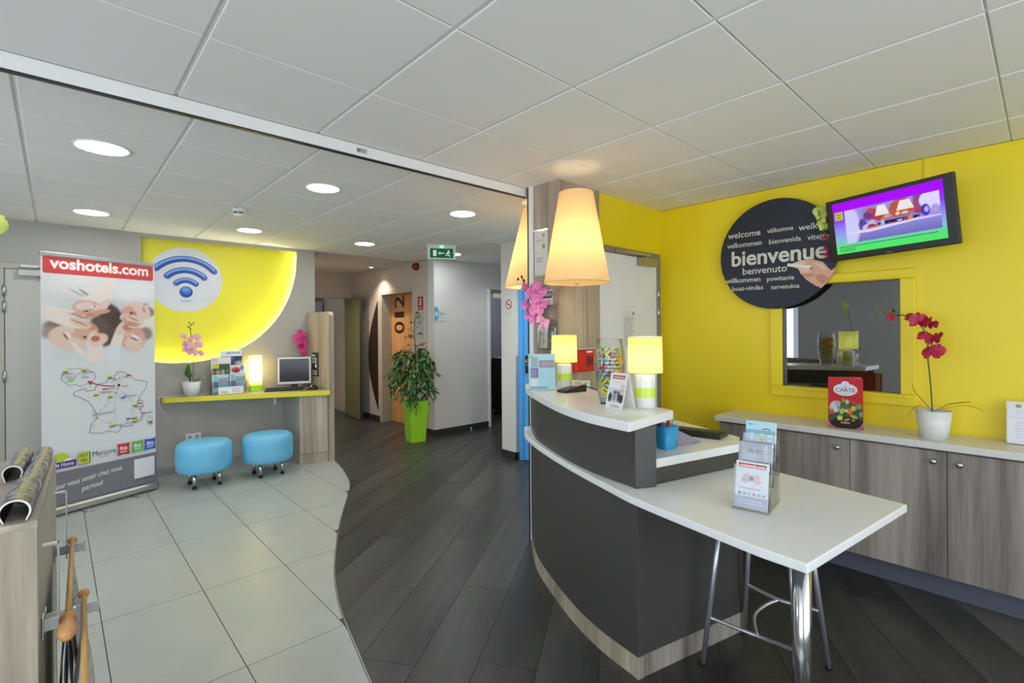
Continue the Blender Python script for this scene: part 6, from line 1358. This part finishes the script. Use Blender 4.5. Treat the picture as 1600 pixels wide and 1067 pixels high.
k.rect(0.022, 0.112, 0.075, 0.128, S('#5c5f70')); k.text('Les Ulis', 0.092, 0.088, 0.056, S('#e6e8ee'), 0.019, 0.01, 0, PI / 2); k.text('Transport', 0.052, 0.085, 0.05, S('#c5cad8'), 0.013, 0, 0, PI / 2)
in_holder('grey guide with upright white lettering in the middle tier of the holder', 0.062, 0.089, w, h, k, 0.020)
w, h = 0.106, 0.145; k = Ink(); k.rect(0, 0, w, h, S('#aed4e0')); k.rect(0, 0.04, w, 0.112, S('#86adbf')); k.text('VIVRE', 0.030, 0.05, 0.05, S('#e5f0f2'), 0.020, 0.012, 0, PI / 2); k.text('AUX', 0.048, 0.055, 0.03, S('#e5f0f2'), 0.018, 0.012, 0, PI / 2); k.text('ULIS', 0.066, 0.05, 0.05, S('#e5f0f2'), 0.018, 0.012, 0, PI / 2)
k.rect(0.046, 0.062, 0.072, 0.092, S('#c2cc58')); k.scribble(0.048, 0.064, 0.070, 0.090, 3, S('#6d7a3c'), 4); k.scribble(0.078, 0.05, 0.098, 0.10, 3, S('#d5e5ea'), 8); k.scribble(0.008, 0.128, 0.03, 0.136, 1, S('#6d95a6'), 5); k.line([(0.06, 0.115), (0.075, 0.119), (0.088, 0.115)], 0.003, S('#4a4a30'))
in_holder('pale blue booklet in the top tier of the clear holder', 0.114, 0.179, w, h, k, 0.018)

# ------------------------------------------------------------------ on the sideboard
mn = thing('menu_book', 'red menu book with salad bowl photo standing on the sideboard', 'menu', (3.557, 0.8435, 0.86), math.atan2(-0.978, 0.212))
MB().box(-0.089, 0.089, 0, 0.004, 0, 0.308).build('front_cover', RED, mn)
MB().box(-0.089, -0.085, 0, 0.020, 0, 0.308).build('spine', RED, mn)
MB().box(-0.086, 0.08, 0.004, 0.0125, 0.004, 0.303).build('page_block', PAPER, mn)
MB().box(0, 0.178, -0.004, 0, 0, 0.312).xform(Matrix.Translation((-0.089, 0.020, 0)) @ Matrix.Rotation(0.30, 4, 'Z')).build('rear_cover', RED, mn)
k = Ink(); W_, H_ = 0.178, 0.308; k.rect(0, 0, W_, H_, S('#c01420')); k.paint(0, 0, W_, 0.21, 90, 96, soft([
    (0.5, 0.40, 0.52, 0.42, 0, S('#3d4a30'), 0.25), (0.55, 0.16, 0.50, 0.20, 0, S('#17150f'), 0.25), (0.20, 0.62, 0.16, 0.18, 0, S('#c9c6d6'), 0.4), (0.28, 0.72, 0.10, 0.09, 0, S('#b9a5a0'), 0.4), (0.10, 0.48, 0.08, 0.09, 0, S('#d0483a'), 0.4), (0.08, 0.58, 0.06, 0.06, 0, S('#a9c06a'), 0.4),
    (0.55, 0.78, 0.06, 0.07, 0, S('#b9c878'), 0.4), (0.50, 0.62, 0.14, 0.10, 0.2, S('#5a6238'), 0.4), (0.62, 0.50, 0.09, 0.09, 0, S('#e06a2c'), 0.35), (0.73, 0.60, 0.08, 0.08, 0, S('#b9b45a'), 0.4), (0.40, 0.50, 0.07, 0.10, -0.4, S('#a9bb5a'), 0.4), (0.52, 0.52, 0.06, 0.05, 0, S('#c5cc8a'), 0.4), (0.34, 0.30, 0.09, 0.08, 0, S('#bcc94a'), 0.35),
    (0.88, 0.66, 0.10, 0.08, 0.3, S('#5f9a3c'), 0.4), (0.74, 0.36, 0.12, 0.05, -0.3, S('#8fae4a'), 0.4), (0.54, 0.26, 0.10, 0.04, 0.3, S('#7f9a40'), 0.4), (0.74, 0.76, 0.06, 0.05, 0, S('#d0402c'), 0.4), (0.44, 0.82, 0.05, 0.08, 0.3, S('#7f8f4a'), 0.4), (0.72, 0.26, 0.05, 0.04, 0, S('#d8542c'), 0.4), (0.94, 0.44, 0.06, 0.08, 0, S('#8a8478'), 0.5), (0.30, 0.60, 0.06, 0.06, 0, S('#8890b0'), 0.4)],
    lambda a, b: mix(S('#7a1420'), S('#c01420'), b * 2.2 - 0.6), 0.45))
k.ell(W_ * 0.5, 0.238, 0.064, 0.040, S('#8c0e18')); k.ell(W_ * 0.5, 0.238, 0.062, 0.038, S('#d5dbe0')); k.ell(W_ * 0.5, 0.274, 0.020, 0.016, S('#d5dbe0')); k.line([(0.086, 0.280), (0.086, 0.272)], 0.0012, S('#b0505c')); k.line([(0.092, 0.280), (0.092, 0.272)], 0.0012, S('#b0505c'))
k.text('LA', 0.082, 0.250, 0.014, S('#a02838'), 0.014, 0.01); k.text('CARTE', 0.040, 0.225, 0.098, S('#a02838'), 0.032, 0.008); k.scribble(0.05, 0.212, 0.13, 0.220, 1, S('#b9a5aa'), 3, 0.3)
k.rect(0.064, 0.030, 0.112, 0.041, S('#c93438')); k.text('buffalo', 0.068, 0.0325, 0.04, S('#e9b5b5'), 0.010, 0.01)
for i in range(7): k.line([(0.002 + i * 0.006, 0.004), (0.002 + i * 0.002, 0.040 - i * 0.005)], 0.002, S('#c98a92')); k.line([(W_ - 0.003 - i * 0.006, 0.004), (W_ - 0.003 - i * 0.002, 0.040 - i * 0.005)], 0.002, S('#c98a92'))
k.build(mn, (-0.089, 0, 0), (1, 0, 0), (0, 0, 1), 'print', INKGLOSS)
ds = thing('document_stand', 'clear stand holding white price sheets at the sideboard end', 'document stand', (3.70, 0.045, 0.86), R90 - 0.05)
MB().box(-0.108, 0.108, 0.006, 0.009, 0, 0.225).xform(Matrix.Rotation(-0.10, 4, 'X')).build('back_plate', ACRYL, ds)
MB().box(-0.108, 0.108, -0.02, 0.06, 0, 0.003).build('base', ACRYL, ds)
k = Ink(); k.rect(0, 0, 0.205, 0.215, S('#e6e5ee')); k.rrect(0.030, 0.188, 0.052, 0.206, 0.003, S('#b4bd5c')); k.scribble(0.033, 0.190, 0.05, 0.204, 2, S('#6f7640'), 4); k.rect(0, 0.135, 0.205, 0.1365, S('#bcbacb')); k.scribble(0.03, 0.155, 0.18, 0.178, 2, S('#c9c7d6'), 3, 0.25); k.scribble(0.03, 0.03, 0.18, 0.12, 6, S('#cccad8'), 7, 0.3)
sheet('price_sheet', 'white printed sheet with small lime emblem in the clear stand', 'paper', (3.70 - 0.004, 0.045, 0.864), (-0.10, 0, R90 - 0.05), 0.205, 0.215, k)

# ------------------------------------------------------------------ on the oak wall end
ab = thing('alarm_box', 'red fire alarm call box on the oak wall end', 'alarm', (2.662, 2.20, 1.268))
MB().box(-0.105, 0.105, -0.062, 0, -0.078, 0.072).build('case', RED, ab, bevel=0.008)
MB().box(-0.07, 0.105, -0.066, 0.0, 0.074, 0.082).build('lid', pm('frosted lid', (0.6, 0.58, 0.56), 0.3), ab)
MB().box(0.0, 0.075, -0.0635, -0.0615, -0.045, 0.030).build('window_frame', pm('dark red', (0.30, 0.01, 0.01), 0.3), ab)
MB().box(0.016, 0.060, -0.066, -0.063, -0.030, 0.018).build('glass_plate', pm('dark red glass', (0.12, 0.004, 0.004), 0.15), ab)
MB().box(0.006, 0.068, -0.0632, -0.0615, 0.050, 0.064).build('label_strip', WHITE, ab)
MB().box(0.108, 0.126, -0.02, 0, -0.045, 0.04).build('seal_tag', pm('yellow seal', (0.8, 0.5, 0.02), 0.4), ab)
k = Ink(); k.rect(0, 0, 0.103, 0.104, S('#d9d5d2')); k.rect(0, 0.046, 0.103, 0.092, S('#4c4a4e')); k.text('Wi-Fi', 0.026, 0.058, 0.068, S('#eceaea'), 0.040, 0.012); k.scribble(0.03, 0.012, 0.095, 0.035, 2, S('#9a98b0'), 3)
t = sheet('wifi_notice', 'small dark grey notice reading Wi-Fi on the oak wall end', 'notice', (2.458, 2.311, 1.646), (0, 0, R90), 0.103, 0.104, k, thick=0.002)
k = Ink(); k.rect(0, 0, 0.125, 0.31, S('#efeae4')); k.ell(0.088, 0.275, 0.016, 0.012, S('#b9bd7a')); k.ell(0.088, 0.20, 0.014, 0.018, S('#b5ac48')); k.scribble(0.018, 0.09, 0.085, 0.13, 4, S('#aaa49c'), 4); k.scribble(0.018, 0.235, 0.11, 0.25, 1, S('#bdb7ae'), 6); k.rect(0.005, 0.155, 0.12, 0.157, S('#bfb9b0'))
t = sheet('notice', 'white notices in a clear pouch high on the oak wall end beside the lampshade', 'notice', (2.458, 2.362, 1.85), (0, 0, R90), 0.125, 0.31, k, thick=0.002)
MB().box(-0.066, 0.066, -0.004, -0.002, -0.004, 0.318).build('pouch', GLASS, t)
cb = thing('card_box', 'clear wall box holding cards on the oak wall end above the lime lamp', 'card box', (2.46, 2.292, 1.345), R90)
MB().box(-0.08, 0.08, -0.006, -0.001, 0, 0.305).build('back_plate', GLASS, cb)
MB().box(-0.08, 0.08, -0.045, -0.042, 0, 0.12).build('front_plate', GLASS, cb); MB().box(-0.08, 0.08, -0.045, -0.001, 0, 0.003).build('floor_plate', ACRYL, cb)
for sx in (-0.08, 0.0775): MB().box(sx, sx + 0.0025, -0.042, -0.006, 0.003, 0.15).build('side_plate', ACRYL, cb)
k = Ink(); k.rect(0, 0, 0.085, 0.13, S('#d5d2cc')); k.scribble(0.01, 0.09, 0.075, 0.105, 1, S('#a5a3a6'), 5); k.text('9', 0.045, 0.035, 0.024, S('#9ab03c'), 0.04, 0.02)
t = sheet('card', 'white card with lime figure in the clear wall box', 'card', (2.424, 2.325, 1.352), (0, 0, R90), 0.085, 0.14, k, thick=0.012)
k = Ink(); k.rect(0, 0, 0.06, 0.14, S('#6f6a6c')); k.rect(0.0, 0.04, 0.06, 0.06, S('#8d888a')); k.ell(0.04, 0.10, 0.012, 0.015, S('#c9c5c2'))
t = sheet('card', 'dark grey card beside the white one in the clear wall box', 'card', (2.4385, 2.256, 1.352), (0, 0.05, R90), 0.06, 0.14, k, thick=0.010)

# ------------------------------------------------------------------ corridor signs
k = Ink(); k.rect(0, 0, 0.195, 0.205, S('#cfd2cf')); k.poly([(0.0, 0.0)] + [(0.075 * math.sin(PI * i / 16), 0.1025 - 0.1025 * math.cos(PI * i / 16)) for i in range(17)], S('#4aa3cf')); k.text('0', 0.012, 0.072, 0.045, S('#eef4f6'), 0.085, 0.03)
k.poly([(0.118, 0.075), (0.118, 0.135), (0.088, 0.105)], S('#4aa3cf')); k.text('001 - 012', 0.125, 0.095, 0.068, S('#50545a'), 0.026, 0.01)
sheet('direction_sign', 'white sign with blue zero and room arrow on the pale wall', 'sign', (3.982, 5.794, 1.607), (0, 0, 0), 0.195, 0.205, k, thick=0.006)
k = Ink(); k.rect(0, 0, 0.15, 0.19, S('#b32a2c')); k.rect(0.012, 0.05, 0.138, 0.18, S('#8f2224')); k.rect(0.045, 0.06, 0.075, 0.16, S('#e8e2dc')); k.rect(0.05, 0.15, 0.10, 0.165, S('#e8e2dc')); k.line([(0.11, 0.06), (0.10, 0.11), (0.12, 0.14)], 0.008, S('#e8d8c8')); k.scribble(0.02, 0.012, 0.13, 0.04, 1, S('#e8c8b8'), 3)
sheet('fire_sign', 'red fire extinguisher sign on the corridor wall edge', 'sign', (3.874, 6.13, 1.775), (0, 0, R90), 0.15, 0.19, k, thick=0.006)
k = Ink(); k.rect(0, 0, 0.24, 0.42, S('#b9b5b4')); k.scribble(0.02, 0.02, 0.22, 0.36, 14, S('#97949a'), 5, 0.35); k.scribble(0.02, 0.375, 0.15, 0.40, 1, S('#6d6a72'), 6)
sheet('evacuation_plan', 'grey printed plan under the red sign behind the ficus top', 'notice', (3.876, 6.145, 1.335), (0, 0, R90), 0.24, 0.42, k, thick=0.004)
fa = thing('alarm_siren', 'dark red round siren high on the corridor wall', 'siren', (3.88, 6.23, 2.405), R90)
MB().lathe([(0.05, 0), (0.055, 0.02), (0.05, 0.05), (0.03, 0.075), (0.0, 0.08)], 24, cap1=False).xform(Matrix.Rotation(PI / 2, 4, 'X')).build('lens', DARKRED, fa)
MB().lathe([(0.058, 0), (0.058, 0.012)], 24).xform(Matrix.Rotation(PI / 2, 4, 'X')).build('base', BROWN, fa)
k = Ink(); k.rect(0, 0, 0.16, 0.24, S('#d5d8d8')); k.ell(0.08, 0.145, 0.056, 0.056, S('#b03a44'), 0, 28); k.ell(0.08, 0.145, 0.044, 0.044, S('#dcdede'), 0, 28); k.rect(0.055, 0.138, 0.105, 0.150, S('#77777c')); k.line([(0.048, 0.177), (0.112, 0.113)], 0.012, S('#b03a44')); k.scribble(0.03, 0.02, 0.13, 0.06, 2, S('#c5c8c8'), 3)
sheet('no_smoking_sign', 'white no smoking sign on the narrow wall end beside the blue door', 'sign', (3.828, 4.198, 1.625), (0, 0, R90), 0.16, 0.24, k, thick=0.002)
lens = [(7.43, 0.18), (7.43, 1.965)] + [(7.43 + 0.335 * math.sin(PI * i / 20) ** 0.95, 1.965 - 1.785 * i / 20) for i in range(1, 20)]
wp = MB().prism(lens, 0, 0.006).xform(Matrix(((0, 0, 1, 3.8735), (1, 0, 0, 0), (0, 1, 0, 0), (0, 0, 0, 1)))).build('wall_decal', BROWN)
tag(wp, 'dark brown half-moon panel on the corridor wall beside the room door', 'wall panel')

# ------------------------------------------------------------------ oak newspaper rack in front
RZ = -math.atan2(0.036, 0.885)
nr = thing('newspaper_rack', 'grey oak rack with metal brackets for newspaper sticks', 'rack', (-0.036, 1.758, 0), RZ)
MB().box(-0.52, 0, 0, 0.02, 0, 0.982).build('end_panel', OAK, nr, bevel=0.001)
MB().box(-0.52, 0, 0.865, 0.885, 0, 0.982).build('end_panel', OAK, nr, bevel=0.001)
MB().box(-0.52, -0.002, 0.02, 0.865, 0, 0.982).build('body', BEIGE, nr)
MB().box(-0.522, 0.001, -0.001, 0.886, 0.982, 1.0).build('top_panel', OAKY, nr, bevel=0.001)
for (y, za, ln_, hang_) in ((0.15, 0.66, 0.068, True), (0.245, 0.636, 0.121, False), (0.74, 0.667, 0.086, True)):
    if hang_: MB().box(0.0, 0.035, y - 0.012, y + 0.012, 0.885, 0.888).box(0.032, 0.036, y - 0.012, y + 0.012, za - 0.03, 0.888).build('bracket', STEEL, nr)
    MB().box(0.0, ln_, y - 0.0015, y + 0.0015, za - 0.016, za + 0.016).build('bracket_arm', STEEL, nr)
    MB().box(ln_ - 0.002, ln_ + 0.001, y - 0.004, y + 0.012, za - 0.020, za + 0.028).build('arm_stop', STEEL, nr)
    MB().box(0.0, 0.003, y - 0.02, y + 0.02, za - 0.03, za + 0.03).build('wall_plate', STEEL, nr)


def newspaper(label, x0, y0, x1, y1, z, seed, handle, hang, ya, yb):
    """a stick from its far knob (x0, y0) to the handle end (x1, y1), with folded sheets hanging from it"""
    t = thing('newspaper', label, 'newspaper', (0, 0, z), 0, 'newspapers on wooden sticks')
    a, b = Vector((x0, y0, 0)), Vector((x1, y1, 0)); d = (b - a).normalized()
    MB().cyl(a, b, 0.0075, 14).build('stick', STICKWOOD, t)
    MB().tube([a - d * 0.004, a + d * 0.004, a + d * 0.012], [0.013, 0.015, 0.010], 14).build('knob', ORANGEWOOD, t)
    if handle:
        prof = [(0.0, 0.011), (0.004, 0.019), (0.010, 0.019), (0.016, 0.012), (0.035, 0.015), (0.065, 0.021), (0.090, 0.021), (0.110, 0.015), (0.118, 0.006)]
        MB().tube([b + d * q[0] for q in prof], [q[1] for q in prof], 18).build('handle', ORANGEWOOD, t)
    r = random.Random(seed)
    for q in range(5):
        off = (q - 2) * 0.006; s0 = a.lerp(b, (ya - y0) / (y1 - y0)) + Vector((off * 0.4, 0, 0)); s1 = a.lerp(b, (yb - y0) / (y1 - y0)) + Vector((off * 0.4, 0, 0)); dn = hang * r.uniform(0.85, 1.0); fl_ = off * 2.4
        mb = MB(); n = 6
        vs = []
        for i in range(n + 1):
            tz = -0.006 - dn * i / n; bx = fl_ * (i / n) + 0.004 * math.sin(i * 1.3 + q)
            vs += [tuple(s0 + Vector((bx, 0, tz))), tuple(s1 + Vector((bx, 0, tz)))]
        mb.add(vs, [(2 * i, 2 * i + 1, 2 * i + 3, 2 * i + 2) for i in range(n)], 0, True)
        o = mb.build('sheet', NEWS[(q + seed) % len(NEWS)], t)
        so2 = o.modifiers.new('thick', 'SOLIDIFY'); so2.thickness = 0.0008
    return t


def news_mat(name, base, ink_):
    m, nt, b = newmat(name); tc = nt.nodes.new('ShaderNodeTexCoord'); mp_ = nt.nodes.new('ShaderNodeMapping'); mp_.inputs['Scale'].default_value = (1, 9, 60)
    nz = nt.nodes.new('ShaderNodeTexNoise'); nz.inputs['Scale'].default_value = 2.2; nt.links.new(tc.outputs['Object'], mp_.inputs['Vector']); nt.links.new(mp_.outputs['Vector'], nz.inputs['Vector'])
    rp = nt.nodes.new('ShaderNodeValToRGB'); rp.color_ramp.elements[0].position = 0.46; rp.color_ramp.elements[1].position = 0.54; rp.color_ramp.elements[0].color = ink_ + (1,); rp.color_ramp.elements[1].color = base + (1,)
    nt.links.new(nz.outputs['Fac'], rp.inputs['Fac']); nt.links.new(rp.outputs['Color'], b.inputs['Base Color']); b.inputs['Roughness'].default_value = 0.7; return m


NEWS = [news_mat('newsprint grey', (0.50, 0.50, 0.48), (0.16, 0.16, 0.18)), news_mat('newsprint white', (0.66, 0.65, 0.60), (0.40, 0.40, 0.40)), news_mat('newsprint blue', (0.42, 0.52, 0.66), (0.20, 0.28, 0.42)), news_mat('newsprint red', (0.58, 0.56, 0.52), (0.55, 0.14, 0.08))]
newspaper('newspaper on wooden stick with thick turned handle on the rack', 0.045, 2.52, 0.022, 1.845, 0.6915, 0, True, 0.50, 2.46, 2.03)
newspaper('newspaper on thinner wooden stick lower on the rack', 0.062, 2.06, 0.044, 1.42, 0.6605, 1, False, 0.42, 1.97, 1.50)


def arch_roll(label, p0, p1, w, h, seed):
    """a magazine bent into an arch, standing on its two long edges"""
    t = thing('rolled_magazine', label, 'magazine', (p0[0], p0[1], 1.0), math.atan2(p1[1] - p0[1], p1[0] - p0[0]) - PI / 2, 'rolled magazines on the oak rack')
    L = math.hypot(p1[0] - p0[0], p1[1] - p0[1]); r = w / 2; n = 18; prof = [(-r * 0.72, 0.0)]
    for i in range(n + 1):
        a = PI * 1.10 - PI * 1.20 * i / n; prof.append((r * math.cos(a), h - r + r * math.sin(a)))
    prof.append((r * 0.72, 0.0)); q = [(x * 0.90, min(z, h) * 0.93) for x, z in prof]
    ins = [(x * (r - 0.0045) / r, (z - (0.0 if z < 0.002 else 0.0045 * max(0, (z - h + r) / r)))) for x, z in prof]
    k0 = prof + ins[::-1]; mb = MB(); m = len(k0); v = [(x, 0, z) for x, z in k0] + [(x, L, z) for x, z in k0]; mm = len(prof); f = []
    for i in range(m): j = (i + 1) % m; f.append((i, i + m, j + m, j))
    fm = [1 if mm <= i < m - 1 else 0 for i in range(m)] + [0] * (2 * (mm - 1))
    for i in range(mm - 1): f.append((i, i + 1, m - 2 - i, m - 1 - i)); f.append((m + i + 1, m + i, m + m - 1 - i, m + m - 2 - i))
    mb.add(v, f, 0, False); mb.m = fm; mb.build('pages', [PAPER, BLACK], t)
    # printed cover laid over the arch
    rr = random.Random(seed); me_v, me_f, me_c = [], [], []; NS = 40
    cols = [S('#6a6570'), S('#8a8590'), S('#b9b23c'), S('#4c4a50'), S('#75737c')]
    for j in range(NS + 1):
        tt = j / NS
        for i, (x, z) in enumerate(prof):
            e = 1.012; me_v.append((x * e, 0.0005 + (L - 0.001) * tt, (z - 0.0) * e if z > 0.001 else 0.0))
            st = (tt * 2 * max(1, round(L / 0.14))) % 1; q3 = math.sin(j * 2.3 + i * 1.7 + seed)
            if st < 0.10 and q3 > -0.4: c = S('#cfcdce')
            elif 0.30 < st < 0.52 and 3 < i < 10 and q3 > 0.1: c = S('#d8d6d4')
            elif 10 <= i <= 12: c = S('#a8a235') if st > 0.2 else S('#8b6a5c')
            else: c = mix(S('#85818b'), S('#47454c'), 0.5 + 0.5 * math.sin(i * 0.9 + int(tt * 4) * 2.1 + seed))
            me_c.append(mix(c, S('#d0ced0'), rr.random() * 0.35 * (rr.random() > 0.55)))
    P = len(prof)
    for j in range(NS):
        for i in range(P - 1): me_f.append((j * P + i, j * P + i + 1, (j + 1) * P + i + 1, (j + 1) * P + i))
    me = bpy.data.meshes.new('cover'); me.from_pydata(me_v, [], me_f); at = me.color_attributes.new('ink', 'FLOAT_COLOR', 'POINT'); at.data.foreach_set('color', [x for c in me_c for x in (*c, 1)])
    me.materials.append(INKGLOSS); o = bpy.data.objects.new('cover', me); COL.objects.link(o); o.parent = t


arch_roll('arched rolled magazine at the near end of the rack top', (-0.078, 1.782), (-0.066, 2.05), 0.062, 0.056, 1)
arch_roll('arched rolled magazine in the middle of the rack top', (-0.058, 2.06), (-0.046, 2.31), 0.050, 0.048, 2)
arch_roll('arched rolled magazine at the far corner of the rack top', (-0.042, 2.32), (-0.030, 2.60), 0.046, 0.046, 3)
arch_roll('short arched rolled magazine standing beside the row on the rack', (-0.104, 2.27), (-0.086, 2.59), 0.050, 0.052, 4)
